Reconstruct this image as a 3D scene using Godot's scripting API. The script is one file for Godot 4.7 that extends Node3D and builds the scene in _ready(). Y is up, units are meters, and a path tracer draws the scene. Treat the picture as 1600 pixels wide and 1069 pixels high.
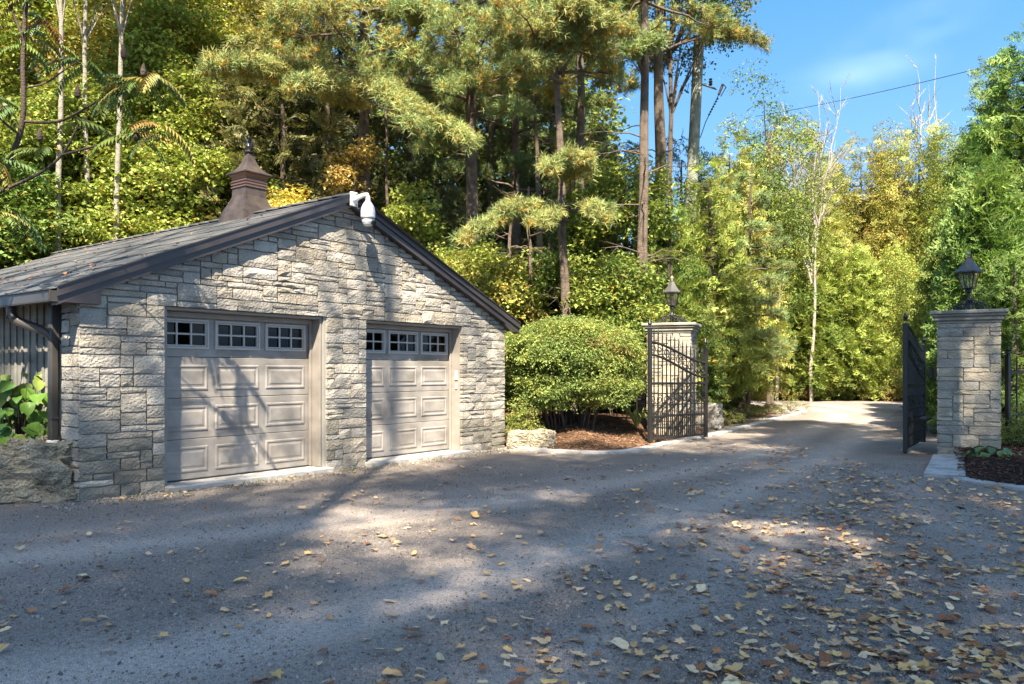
extends Node3D

const FOCAL := 1240.0
const EYE := 1.5
var rng := RandomNumberGenerator.new()
var M := {}
var noise := FastNoiseLite.new()


class MB:
	var v := PackedVector3Array()
	var n := PackedVector3Array()
	var c := PackedColorArray()
	var ix := PackedInt32Array()
	var tint := Color.WHITE

	func tri(a: Vector3, b: Vector3, d: Vector3) -> void:
		var k := v.size()
		var nn := (b - a).cross(d - a).normalized()
		v.append(a); v.append(b); v.append(d)
		for i in 3:
			n.append(nn)
			c.append(tint)
		ix.append(k); ix.append(k + 2); ix.append(k + 1)

	func quad(a: Vector3, b: Vector3, d: Vector3, e: Vector3) -> void:
		var k := v.size()
		var nn := (d - a).cross(e - b).normalized()
		v.append(a); v.append(b); v.append(d); v.append(e)
		for i in 4:
			n.append(nn)
			c.append(tint)
		ix.append(k); ix.append(k + 2); ix.append(k + 1)
		ix.append(k); ix.append(k + 3); ix.append(k + 2)

	func face(p: Array, mid: Vector3) -> void:
		var q := p.duplicate()
		var m := Vector3.ZERO
		for x in q:
			m += x
		m /= q.size()
		if (q[1] - q[0]).cross(q[2] - q[0]).dot(m - mid) < 0.0:
			q.reverse()
		if q.size() == 3:
			tri(q[0], q[1], q[2])
		else:
			quad(q[0], q[1], q[2], q[3])

	func box(mid: Vector3, size: Vector3, bev := 0.0, b := Basis()) -> void:
		var h := size / 2.0
		if bev <= 0.0:
			var p := []
			for i in 8:
				p.append(mid + b * Vector3(h.x if i & 1 else -h.x, h.y if i & 2 else -h.y, h.z if i & 4 else -h.z))
			for f in [[0, 1, 3, 2], [4, 5, 7, 6], [0, 1, 5, 4], [2, 3, 7, 6], [0, 2, 6, 4], [1, 3, 7, 5]]:
				face([p[f[0]], p[f[1]], p[f[2]], p[f[3]]], mid)
			return
		var e := minf(bev, minf(h.x, minf(h.y, h.z)) * 0.9)
		var g := []
		for i in 8:
			var s := Vector3(1 if i & 1 else -1, 1 if i & 2 else -1, 1 if i & 4 else -1)
			var t := []
			for ax in 3:
				var q := h - Vector3(e, e, e)
				q[ax] = h[ax]
				t.append(mid + b * (q * s))
			g.append(t)
		for ax in 3:
			var o1 := (ax + 1) % 3
			var o2 := (ax + 2) % 3
			for s in 2:
				var k: int = s << ax
				face([g[k][ax], g[k | (1 << o1)][ax], g[k | (1 << o1) | (1 << o2)][ax], g[k | (1 << o2)][ax]], mid)
			for s in 4:
				var k: int = ((s & 1) << o1) | ((s >> 1) << o2)
				var k2: int = k | (1 << ax)
				face([g[k][o1], g[k2][o1], g[k2][o2], g[k][o2]], mid)
		for i in 8:
			face([g[i][0], g[i][1], g[i][2]], mid)

	func tube(pts: Array, rads: Array, sides := 6, cap := true, turn := 0.0) -> void:
		var m := pts.size()
		var base := v.size()
		var up := Vector3.UP
		var t0: Vector3 = (pts[1] - pts[0]).normalized()
		if absf(t0.dot(up)) > 0.9:
			up = Vector3.RIGHT
		var side := t0.cross(up).normalized()
		for i in m:
			var t: Vector3
			if i == 0:
				t = t0
			elif i == m - 1:
				t = (pts[i] - pts[i - 1]).normalized()
			else:
				t = (pts[i + 1] - pts[i - 1]).normalized()
			side = (side - t * side.dot(t)).normalized()
			var oth := t.cross(side)
			for k in sides:
				var a := TAU * k / sides + turn
				var d := side * cos(a) + oth * sin(a)
				v.append(pts[i] + d * rads[i])
				n.append(d)
				c.append(tint)
		for i in m - 1:
			for k in sides:
				var a := base + i * sides + k
				var b := base + i * sides + (k + 1) % sides
				ix.append(a); ix.append(a + sides); ix.append(b)
				ix.append(b); ix.append(a + sides); ix.append(b + sides)
		if cap:
			for e in 2:
				var ring := base + (0 if e == 0 else (m - 1) * sides)
				for k in range(1, sides - 1):
					if e == 0:
						tri(v[ring], v[ring + k + 1], v[ring + k])
					else:
						tri(v[ring], v[ring + k], v[ring + k + 1])

	# profile of (radius, height); flat facets when faceted
	func lathe(prof: Array, sides: int, at := Vector3.ZERO, turn := 0.0, faceted := false) -> void:
		for i in prof.size() - 1:
			var p: Vector2 = prof[i]
			var q: Vector2 = prof[i + 1]
			var sl := Vector2(q.y - p.y, p.x - q.x).normalized()
			for k in sides:
				var a0 := TAU * k / sides + turn
				var a1 := TAU * (k + 1) / sides + turn
				var d0 := Vector3(cos(a0), 0, -sin(a0))
				var d1 := Vector3(cos(a1), 0, -sin(a1))
				var A := at + d0 * p.x + Vector3(0, p.y, 0)
				var B := at + d1 * p.x + Vector3(0, p.y, 0)
				var C := at + d1 * q.x + Vector3(0, q.y, 0)
				var D := at + d0 * q.x + Vector3(0, q.y, 0)
				if faceted:
					if p.x < 1e-5:
						tri(A, C, D)
					elif q.x < 1e-5:
						tri(A, B, C)
					else:
						quad(A, B, C, D)
				else:
					var kk := v.size()
					v.append(A); v.append(B); v.append(C); v.append(D)
					for s in [d0, d1, d1, d0]:
						n.append((s * sl.x + Vector3(0, sl.y, 0)).normalized())
						c.append(tint)
					ix.append(kk); ix.append(kk + 2); ix.append(kk + 1)
					ix.append(kk); ix.append(kk + 3); ix.append(kk + 2)

	# polygon in xy (counter-clockwise), from z0 to z1
	func prism(poly: PackedVector2Array, z0: float, z1: float) -> void:
		var idx := Geometry2D.triangulate_polygon(poly)
		for i in range(0, idx.size(), 3):
			var a := poly[idx[i]]
			var b := poly[idx[i + 1]]
			var d := poly[idx[i + 2]]
			if (b - a).cross(d - a) < 0.0:
				var s := b
				b = d
				d = s
			tri(Vector3(a.x, a.y, z1), Vector3(b.x, b.y, z1), Vector3(d.x, d.y, z1))
			tri(Vector3(a.x, a.y, z0), Vector3(d.x, d.y, z0), Vector3(b.x, b.y, z0))
		for i in poly.size():
			var a := poly[i]
			var b := poly[(i + 1) % poly.size()]
			quad(Vector3(a.x, a.y, z0), Vector3(b.x, b.y, z0), Vector3(b.x, b.y, z1), Vector3(a.x, a.y, z1))

	# grid of points (rows of equal length), smooth
	func sheet(rows: Array, cols: Array = []) -> void:
		var base := v.size()
		var h := rows.size()
		var w: int = rows[0].size()
		for j in h:
			for i in w:
				v.append(rows[j][i])
				var dx: Vector3 = rows[j][mini(i + 1, w - 1)] - rows[j][maxi(i - 1, 0)]
				var dy: Vector3 = rows[mini(j + 1, h - 1)][i] - rows[maxi(j - 1, 0)][i]
				n.append(dx.cross(dy).normalized())
				c.append(cols[j][i] if cols else tint)
		for j in h - 1:
			for i in w - 1:
				var a := base + j * w + i
				ix.append(a); ix.append(a + w + 1); ix.append(a + 1)
				ix.append(a); ix.append(a + w); ix.append(a + w + 1)

	func mesh() -> ArrayMesh:
		var arr := []
		arr.resize(Mesh.ARRAY_MAX)
		arr[Mesh.ARRAY_VERTEX] = v
		arr[Mesh.ARRAY_NORMAL] = n
		arr[Mesh.ARRAY_COLOR] = c
		arr[Mesh.ARRAY_INDEX] = ix
		var m := ArrayMesh.new()
		m.add_surface_from_arrays(Mesh.PRIMITIVE_TRIANGLES, arr)
		return m


func rf(a: float, b: float) -> float:
	return rng.randf_range(a, b)


func rdir() -> Vector3:
	return Vector3(rng.randfn(), rng.randfn(), rng.randfn()).normalized()


func lin(r: float, g: float, b: float) -> Color:
	return Color(r, g, b).linear_to_srgb()


func spot(px: float, depth: float, y := 0.0) -> Vector3:
	return Vector3((px - 800.0) / FOCAL * depth, y, -depth)


func high(py: float, depth: float) -> float:
	return EYE + (580.0 - py) / FOCAL * depth


func thing(called: String, label: String, category: String, at := Vector3.ZERO, turn := 0.0, group := "") -> Node3D:
	var o := Node3D.new()
	o.name = called
	o.position = at
	o.rotation.y = turn
	add_child(o, true)
	tag(o, label, category, group)
	return o


func tag(o: Node, label: String, category: String, group := "", kind := "") -> void:
	if label:
		o.set_meta("label", label)
	if category:
		o.set_meta("category", category)
	if group:
		o.set_meta("group", group)
	if kind:
		o.set_meta("kind", kind)


func put(called: String, mb, m: Material, parent: Node = self) -> MeshInstance3D:
	var o := MeshInstance3D.new()
	o.name = called
	o.mesh = mb.mesh() if mb is MB else mb
	o.material_override = m
	parent.add_child(o, true)
	return o


func struct(called: String, mb, m: Material, label := "", parent: Node = self) -> MeshInstance3D:
	var o := put(called, mb, m, parent)
	o.set_meta("kind", "structure")
	if label:
		o.set_meta("label", label)
	return o


func many(called: String, m: Mesh, mat: Material, where: Array, tints: PackedColorArray, parent: Node = self) -> MultiMeshInstance3D:
	var mm := MultiMesh.new()
	mm.transform_format = MultiMesh.TRANSFORM_3D
	mm.use_colors = true
	mm.mesh = m
	mm.instance_count = where.size()
	var gain := 2.6 if mat == M.leaf else (3.2 if mat == M.needle else 1.0)
	for i in where.size():
		var c: Color = tints[i]
		if gain > 1.0:
			c = Color(c.r * gain * 0.98, c.g * gain * 1.08, c.b * gain + 0.17 * (c.r + c.g))
		mm.set_instance_transform(i, where[i])
		mm.set_instance_color(i, c)
	var o := MultiMeshInstance3D.new()
	o.name = called
	o.multimesh = mm
	o.material_override = mat
	o.set_meta("kind", "stuff")
	parent.add_child(o, true)
	return o


# ---------- materials ----------
func noise_image(size: int, freq: float, octaves: int, lo: float, hi: float, sd: int, kind := FastNoiseLite.TYPE_SIMPLEX_SMOOTH, gamma := 1.0) -> ImageTexture:
	var f := FastNoiseLite.new()
	f.seed = sd
	f.noise_type = kind
	f.frequency = freq
	f.fractal_octaves = octaves
	f.fractal_type = FastNoiseLite.FRACTAL_FBM if octaves > 1 else FastNoiseLite.FRACTAL_NONE
	if kind == FastNoiseLite.TYPE_CELLULAR:
		f.cellular_return_type = FastNoiseLite.RETURN_DISTANCE2_SUB
	var im := f.get_seamless_image(size, size)
	im.convert(Image.FORMAT_L8)
	var d := im.get_data()
	for i in d.size():
		d[i] = int(255.0 * clampf(lo + (hi - lo) * pow(d[i] / 255.0, gamma), 0.0, 1.0))
	var out := Image.create_from_data(size, size, false, Image.FORMAT_L8, d)
	out.convert(Image.FORMAT_RGB8)
	return ImageTexture.create_from_image(out)


func mat(r: float, g: float, b: float, rough := 0.9, spec := 0.3) -> StandardMaterial3D:
	var m := StandardMaterial3D.new()
	m.albedo_color = lin(r, g, b)
	m.roughness = rough
	m.metallic_specular = spec
	m.vertex_color_use_as_albedo = true
	return m


func rough_mat(r: float, g: float, b: float, tex: Texture2D, bump: Texture2D, scale: float, bump_cm: float, tex2: Texture2D = null, scale2 := 1.0, rough := 0.92) -> StandardMaterial3D:
	var m := mat(r, g, b, rough)
	m.albedo_texture = tex
	m.uv1_triplanar = true
	m.uv1_world_triplanar = true
	m.uv1_scale = Vector3.ONE * scale
	if bump:
		m.heightmap_enabled = true
		m.heightmap_texture = bump
		m.heightmap_scale = bump_cm
	if tex2:
		m.detail_enabled = true
		m.detail_blend_mode = BaseMaterial3D.BLEND_MODE_MUL
		m.detail_albedo = tex2
		m.detail_uv_layer = BaseMaterial3D.DETAIL_UV_2
		m.uv2_triplanar = true
		m.uv2_world_triplanar = true
		m.uv2_scale = Vector3.ONE * scale2
	return m


func leaf_mat(back: float, rough := 0.6) -> StandardMaterial3D:
	var m := mat(1, 1, 1, rough, 0.35)
	m.cull_mode = BaseMaterial3D.CULL_DISABLED
	m.backlight_enabled = true
	m.backlight = Color(back, back, back * 0.8)
	return m


func make_materials() -> void:
	var fine := noise_image(512, 0.05, 4, 0.8, 1.1, 3)
	var blot := noise_image(512, 0.008, 4, 0.72, 1.15, 4)
	var soft := noise_image(512, 0.012, 3, 0.88, 1.05, 14)
	var hgt := noise_image(512, 0.03, 5, 0.0, 1.0, 5)
	var cell := noise_image(512, 0.06, 1, 0.78, 1.15, 6, FastNoiseLite.TYPE_CELLULAR, 0.7)
	var cellh := noise_image(512, 0.06, 1, 0.0, 1.0, 6, FastNoiseLite.TYPE_CELLULAR, 0.6)
	M.fine = fine
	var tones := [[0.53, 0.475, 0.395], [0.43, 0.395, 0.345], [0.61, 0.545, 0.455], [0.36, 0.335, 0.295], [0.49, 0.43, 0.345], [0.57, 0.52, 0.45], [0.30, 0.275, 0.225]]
	M.stone = []
	for t in tones:
		M.stone.append(rough_mat(t[0], t[1], t[2], fine, hgt, 1.6, 1.6, blot, 0.55))
	var tan_tones := [[0.50, 0.44, 0.34], [0.45, 0.41, 0.34], [0.55, 0.48, 0.37], [0.41, 0.385, 0.33], [0.52, 0.43, 0.31]]
	M.tan_stone = []
	for t in tan_tones:
		M.tan_stone.append(rough_mat(t[0], t[1], t[2], fine, hgt, 1.6, 0.9, blot, 0.6))
	M.mortar = rough_mat(0.40, 0.38, 0.34, fine, hgt, 3.0, 0.3)
	M.cap = rough_mat(0.45, 0.40, 0.32, fine, hgt, 2.5, 0.25, blot, 0.7)
	M.boulder = rough_mat(0.48, 0.42, 0.31, fine, hgt, 1.3, 6.0, blot, 0.9)
	M.concrete = rough_mat(0.52, 0.50, 0.48, soft, hgt, 2.0, 0.15, blot, 0.5)
	M.door = rough_mat(0.40, 0.365, 0.33, soft, null, 0.6, 0.0, blot, 0.45, 0.5)
	M.trim = rough_mat(0.33, 0.295, 0.26, soft, null, 0.6, 0.0, null, 1.0, 0.55)
	M.sash = mat(0.50, 0.47, 0.43, 0.5)
	M.white = mat(0.8, 0.8, 0.79, 0.35, 0.5)
	M.lens = mat(0.02, 0.02, 0.022, 0.08, 0.6)
	M.glass = StandardMaterial3D.new()
	M.glass.transparency = BaseMaterial3D.TRANSPARENCY_ALPHA
	M.glass.albedo_color = Color(0.02, 0.02, 0.02, 0.85)
	M.glass.metallic_specular = 0.28
	M.glass.roughness = 0.03
	M.lamp_glass = StandardMaterial3D.new()
	M.lamp_glass.transparency = BaseMaterial3D.TRANSPARENCY_ALPHA
	M.lamp_glass.albedo_color = Color(0.5, 0.48, 0.42, 0.22)
	M.lamp_glass.roughness = 0.15
	M.shingle = []
	for t in [0.135, 0.122, 0.148, 0.13]:
		M.shingle.append(rough_mat(t, t, t * 1.03, fine, hgt, 4.0, 0.12, blot, 0.4, 0.5))
	M.fascia = mat(0.052, 0.043, 0.043, 0.42, 0.5)
	M.gutter = mat(0.05, 0.045, 0.04, 0.45, 0.5)
	M.copper = rough_mat(0.125, 0.095, 0.08, soft, null, 1.0, 0.0, blot, 1.4, 0.42)
	M.copper.metallic = 0.35
	M.copper_bright = mat(0.24, 0.13, 0.085, 0.35, 0.5)
	M.copper_bright.metallic = 0.6
	M.iron = mat(0.022, 0.021, 0.021, 0.42, 0.5)
	M.iron_grey = mat(0.11, 0.105, 0.10, 0.45, 0.5)
	M.iron_grey.metallic = 0.3
	M.plank = []
	for t in [0.27, 0.23, 0.31]:
		var p := rough_mat(t, t * 0.96, t * 0.84, fine, hgt, 1.5, 0.3, blot, 0.5)
		p.uv1_scale = Vector3(5.0, 0.5, 5.0)
		M.plank.append(p)
	M.gravel = rough_mat(1, 1, 1, cell, cellh, 2.2, 1.2, fine, 0.9, 0.95)
	M.pebble = mat(1, 1, 1, 0.9)
	M.soil = rough_mat(1, 1, 1, cell, cellh, 2.0, 2.0, blot, 0.7, 0.95)
	M.bark = rough_mat(0.21, 0.165, 0.125, fine, hgt, 2.0, 3.0, blot, 0.7)
	M.bark.uv1_scale = Vector3(5.0, 1.1, 5.0)
	M.bark_pine = rough_mat(0.28, 0.215, 0.17, fine, hgt, 2.0, 3.5, blot, 1.0)
	M.bark_pine.uv1_scale = Vector3(4.0, 1.3, 4.0)
	M.bark_pale = rough_mat(0.35, 0.32, 0.265, fine, hgt, 1.5, 1.5, blot, 1.6)
	M.bark_dark = rough_mat(0.10, 0.075, 0.06, fine, hgt, 2.0, 1.0)
	M.pole_wood = rough_mat(0.38, 0.40, 0.33, fine, hgt, 2.0, 1.0, blot, 0.6)
	M.pole_wood.uv1_scale = Vector3(6.0, 0.5, 6.0)
	M.bark_grey = rough_mat(0.46, 0.42, 0.36, fine, hgt, 1.5, 1.0, blot, 1.2)
	M.leaf = leaf_mat(0.85)
	M.needle = leaf_mat(0.3, 0.55)
	M.litter = mat(1, 1, 1, 0.75)
	M.litter.cull_mode = BaseMaterial3D.CULL_DISABLED


# ---------- leaf shapes ----------
func leaf_into(mb: MB, at: Vector3, dir: Vector3, up: Vector3, l: float, w: float, fold := 0.15) -> void:
	var s := dir.cross(up).normalized()
	var u := s.cross(dir).normalized()
	var a := at
	var tip := at + dir * l - u * l * 0.12
	var m := at + dir * l * 0.45
	var L := m + s * w * 0.5 + u * w * fold
	var R := m - s * w * 0.5 + u * w * fold
	mb.tri(a, R, tip)
	mb.tri(a, tip, L)


# a bunch of leaves on twigs; x z spread, y up
func spray_mesh(sd: int, count: int, radius: float, l: float, w: float, thick: float, odd: Color, odd_share: float) -> ArrayMesh:
	rng.seed = sd
	var mb := MB.new()
	for i in count:
		var a := rf(0, TAU)
		var r := radius * sqrt(rf(0.02, 1.0))
		var at := Vector3(cos(a) * r, rf(-1, 1) * thick - r * r * 0.35 / radius, sin(a) * r)
		var dir := (Vector3(cos(a), 0, sin(a)) * 0.8 + Vector3(rf(-1, 1), rf(-0.9, 0.2), rf(-1, 1))).normalized()
		var up := (Vector3.UP + rdir() * 0.55).normalized()
		var g := rf(0.38, 0.72)
		mb.tint = Color(g * rf(0.9, 1.1), g, g * rf(0.8, 1.2))
		if rf(0, 1) < odd_share:
			mb.tint = odd * g * 0.7
		var k := rf(0.7, 1.25)
		leaf_into(mb, at, dir, up, l * k, w * k)
	mb.tint = Color(0.5, 0.34, 0.34)
	for i in 4:
		var a := rf(0, TAU)
		mb.tube([Vector3.ZERO, Vector3(cos(a), -0.2, sin(a)) * radius * 0.8], [0.006, 0.003], 3, false)
	return mb.mesh()


# a pine shoot along +y with long needles: green at the tip, yellow and brown further in
func tuft_mesh(sd: int, old_share: float) -> ArrayMesh:
	rng.seed = sd
	var mb := MB.new()
	for s in 5:
		var sd_dir := Vector3(0, 1, 0) if s == 0 else Vector3(cos(s * 1.57), rf(0.7, 1.1), sin(s * 1.57)).normalized()
		var base := Vector3.ZERO if s == 0 else Vector3(0, rf(-0.05, 0.05), 0)
		var ln := rf(0.16, 0.24)
		for i in 19:
			var t := i / 19.0
			var at := base + sd_dir * ln * t
			var out := (rdir() - sd_dir * 0.1)
			out = (out - sd_dir * out.dot(sd_dir)).normalized()
			var d := (out + sd_dir * rf(0.5, 1.3)).normalized()
			d.y -= 0.12
			var nl := rf(0.11, 0.18)
			var side := d.cross(rdir()).normalized() * 0.0062
			var g := rf(0.75, 1.25)
			if t < old_share * rf(0.7, 1.3):
				mb.tint = Color(0.78, 0.47, 0.3) * g if rf(0, 1) < 0.75 else Color(0.55, 0.29, 0.19) * g
			else:
				mb.tint = Color(0.42, 0.42, 0.42) * g
			mb.tri(at - side, at + side, at + d * nl)
	return mb.mesh()


# a flat drooping cedar fan along +y
func fan_mesh(sd: int, n_side: int, ln: float) -> ArrayMesh:
	rng.seed = sd
	var mb := MB.new()
	for i in n_side:
		for s in [-1, 1]:
			var t := (i + rf(0, 0.8)) / n_side
			var at := Vector3(0, ln * t, -ln * t * t * 0.25)
			var d := Vector3(s * rf(0.6, 1.0), rf(0.5, 1.0), rf(-0.35, 0.25)).normalized()
			var l := ln * rf(0.25, 0.42) * (1.1 - 0.6 * t)
			var sd2 := Vector3(d.y, -d.x, rf(-0.4, 0.4)).normalized() * ln * 0.035
			var g := rf(0.38, 0.72)
			mb.tint = Color(g, g, g)
			if rf(0, 1) < 0.08:
				mb.tint = Color(1.4, 0.75, 0.55) * g
			for k in 3:
				var p := at + d * l * k * 0.3
				var q := d.rotated(Vector3(0, 0, 1), rf(-0.7, 0.7))
				mb.quad(p - sd2 * 0.5, p + q * l * 0.35 - sd2, p + q * l * 0.65, p + q * l * 0.3 + sd2)
	return mb.mesh()


# a small lobed maple leaf lying in xz, curled
func fallen_mesh(sd: int) -> ArrayMesh:
	rng.seed = sd
	var mb := MB.new()
	var lobed := sd % 3 == 0
	var pts := []
	var k := 12
	var curl := rf(0.3, 1.0)
	var bend := rf(-0.5, 0.6)
	for i in k:
		var a := TAU * i / k
		var r := 0.5
		if lobed:
			r = (0.5 if i % 2 == 0 else 0.3) * rf(0.85, 1.1)
			if i == 6:
				r = 0.18
		else:
			r = 0.5 * (0.5 + 0.5 * absf(cos(a))) * rf(0.8, 1.08)
		var x := cos(a) * r
		var z := sin(a) * r
		pts.append(Vector3(x, 0.03 + curl * z * z + bend * x * x + 0.08 * absf(x * z), z))
	for i in k:
		var g := rf(0.85, 1.12)
		mb.tint = Color(g, g, g)
		mb.tri(Vector3(0, 0.025, 0), pts[(i + 1) % k], pts[i])
	mb.tint = Color(0.6, 0.5, 0.4)
	mb.tube([Vector3(-0.15, 0.03, 0), Vector3(-0.5, 0.06, rf(-0.1, 0.1))], [0.012, 0.008], 3, false)
	return mb.mesh()


# ---------- stonework ----------
# random rectangles of coursed stone that fill a w by h field; free(x, y) says where stone stands
func ashlar(w: float, h: float, mx: float, my: float, free: Callable) -> Array:
	var nx := int(round(w / mx))
	var ny := int(round(h / my))
	var used := PackedByteArray()
	used.resize(nx * ny)
	for j in ny:
		for i in nx:
			if not free.call((i + 0.5) * w / nx, (j + 0.5) * h / ny):
				used[j * nx + i] = 1
	var out := []
	for j in ny:
		for i in nx:
			if used[j * nx + i]:
				continue
			var roll := rf(0, 1)
			var sh := 1 if roll < 0.36 else (2 if roll < 0.86 else 3)
			var sw: int = rng.randi_range(3, 7) if sh < 3 else rng.randi_range(4, 7)
			if rf(0, 1) < 0.13:
				sw = 2
			var ww := 0
			while ww < sw and i + ww < nx and not used[j * nx + i + ww]:
				ww += 1
			if i + ww < nx and not used[j * nx + i + ww] and (i + ww + 1 >= nx or used[j * nx + i + ww + 1]):
				ww += 1
			if ww <= 2:
				sh = mini(sh, maxi(1, ww))
			var hh := 1
			while hh < sh and j + hh < ny:
				var ok := true
				for k in ww:
					if used[(j + hh) * nx + i + k]:
						ok = false
				if not ok:
					break
				hh += 1
			for b in hh:
				for k in ww:
					used[(j + b) * nx + i + k] = 1
			out.append(Rect2(i * w / nx, j * h / ny, ww * w / nx, hh * h / ny))
	return out


# one rock-faced stone; the face looks along +z, its back is at -0.05. top limits its height along x.
func stone_mesh(r: Rect2, relief: float, top = null, gap := 0.0075) -> MB:
	var mb := MB.new()
	var nx := clampi(int(r.size.x / 0.1), 2, 5)
	var ny := clampi(int(r.size.y / 0.075), 2, 3)
	var rows := []
	var lean := rf(-0.3, 0.3)
	var swell := rf(0.5, 1.1)
	for j in ny + 1:
		var row := []
		for i in nx + 1:
			var x: float = r.position.x + gap + (r.size.x - 2 * gap) * i / nx
			var y1: float = r.end.y - gap
			if top != null:
				y1 = minf(y1, top.call(x) - gap)
			var y0: float = r.position.y + gap
			y1 = maxf(y1, y0 + 0.004)
			var fy := float(j) / ny
			var y := lerpf(y0, y1, fy)
			var edge := i == 0 or i == nx or j == 0 or j == ny
			var z := rf(0.002, 0.013) if edge else relief * (swell + lean * (fy - 0.5) + rf(-0.4, 0.4))
			if edge:
				if i > 0 and i < nx:
					y += rf(-0.006, 0.006) if y1 - y0 > 0.03 else 0.0
				elif j > 0 and j < ny:
					x += rf(-0.006, 0.006)
				else:
					x += rf(0.0, 0.007) * (1 if i == 0 else -1)
					y += rf(0.0, 0.006) * (1 if j == 0 else -1) if y1 - y0 > 0.03 else 0.0
			else:
				x += rf(-0.25, 0.25) * r.size.x / nx
				y += rf(-0.3, 0.3) * (y1 - y0) / ny
			row.append(Vector3(x, y, z))
		rows.append(row)
	for j in ny:
		for i in nx:
			var a: Vector3 = rows[j][i]
			var b: Vector3 = rows[j][i + 1]
			var d: Vector3 = rows[j + 1][i + 1]
			var e: Vector3 = rows[j + 1][i]
			if rng.randi() & 1:
				mb.tri(a, b, d)
				mb.tri(a, d, e)
			else:
				mb.tri(a, b, e)
				mb.tri(b, d, e)
	var ring := []
	for i in nx + 1:
		ring.append(rows[0][i])
	for j in range(1, ny + 1):
		ring.append(rows[j][nx])
	for i in range(nx - 1, -1, -1):
		ring.append(rows[ny][i])
	for j in range(ny - 1, 0, -1):
		ring.append(rows[j][0])
	for k in ring.size():
		var a: Vector3 = ring[k]
		var b: Vector3 = ring[(k + 1) % ring.size()]
		var ba := Vector3(a.x, a.y, -0.05)
		var bb := Vector3(b.x, b.y, -0.05)
		mb.quad(b, a, ba, bb)
	return mb


func lay(rects: Array, parent: Node3D, mats: Array, relief: float, xf := Transform3D(), top = null, low_dark := 0.0) -> void:
	for r in rects:
		var o := put("stone", stone_mesh(r, relief * minf(1.0, 0.5 + r.size.y * 2.5), top), mats[rng.randi() % (mats.size() - 1)], parent)
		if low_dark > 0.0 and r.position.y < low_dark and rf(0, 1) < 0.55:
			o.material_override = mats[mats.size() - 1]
		o.transform = xf


# ---------- the ground ----------
func inside(poly: PackedVector2Array, x: float, z: float) -> bool:
	return Geometry2D.is_point_in_polygon(Vector2(x, z), poly)


func smooth_line(pts: Array, step: float) -> PackedVector2Array:
	var c := Curve2D.new()
	for i in pts.size():
		var t: Vector2 = (pts[mini(i + 1, pts.size() - 1)] - pts[maxi(i - 1, 0)]) / 6.0
		c.add_point(pts[i], -t, t)
	c.bake_interval = step
	return c.get_baked_points()


func strip(line: PackedVector2Array, w: float, y0: float, y1: float, jit := 0.0) -> MB:
	var mb := MB.new()
	var rows := []
	for i in line.size():
		var t := (line[mini(i + 1, line.size() - 1)] - line[maxi(i - 1, 0)]).normalized()
		var s := Vector2(-t.y, t.x)
		var row := []
		for k in [[-0.5, y0], [-0.5, y1 - 0.01], [-0.44, y1], [0.44, y1], [0.5, y1 - 0.01], [0.5, y0]]:
			var p: Vector2 = line[i] + s * w * k[0]
			row.append(Vector3(p.x, k[1] + (rf(-jit, jit) if k[1] > y0 else 0.0), p.y))
		rows.append(row)
	for i in rows.size() - 1:
		for k in 5:
			mb.quad(rows[i][k], rows[i][k + 1], rows[i + 1][k + 1], rows[i + 1][k])
	return mb


var left_edge: PackedVector2Array
var tracks := []


var track_grid := PackedFloat32Array()
const TG := 0.12


func lay_tracks() -> void:
	track_grid.resize(300 * 360)
	for t in tracks:
		var line: PackedVector2Array = t[0]
		var w: float = t[1]
		for p in line:
			var ci := int((p.x + 14.0) / TG)
			var cj := int((-p.y) / TG)
			var reach := int(w * 1.9 / TG)
			for j in range(maxi(cj - reach, 0), mini(cj + reach + 1, 360)):
				for i in range(maxi(ci - reach, 0), mini(ci + reach + 1, 300)):
					var dx := i * TG - 14.0 - p.x
					var dz := -j * TG - p.y
					var v: float = t[2] * exp(-(dx * dx + dz * dz) / (w * w))
					if v > track_grid[j * 300 + i]:
						track_grid[j * 300 + i] = v


func track_at(x: float, z: float) -> float:
	var u := (x + 14.0) / TG
	var v := -z / TG
	var i := int(u)
	var j := int(v)
	if u < 0 or v < 0 or i >= 299 or j >= 359:
		return 0.0
	u -= i
	v -= j
	var k := j * 300 + i
	return lerpf(lerpf(track_grid[k], track_grid[k + 1], u), lerpf(track_grid[k + 300], track_grid[k + 301], u), v)


func drive_y(x: float, z: float) -> float:
	return 0.012 * noise.get_noise_2d(x * 9.0, z * 9.0) + 0.012 * noise.get_noise_2d(x * 40.0, z * 40.0) - 0.02 * track_at(x, z)


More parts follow.
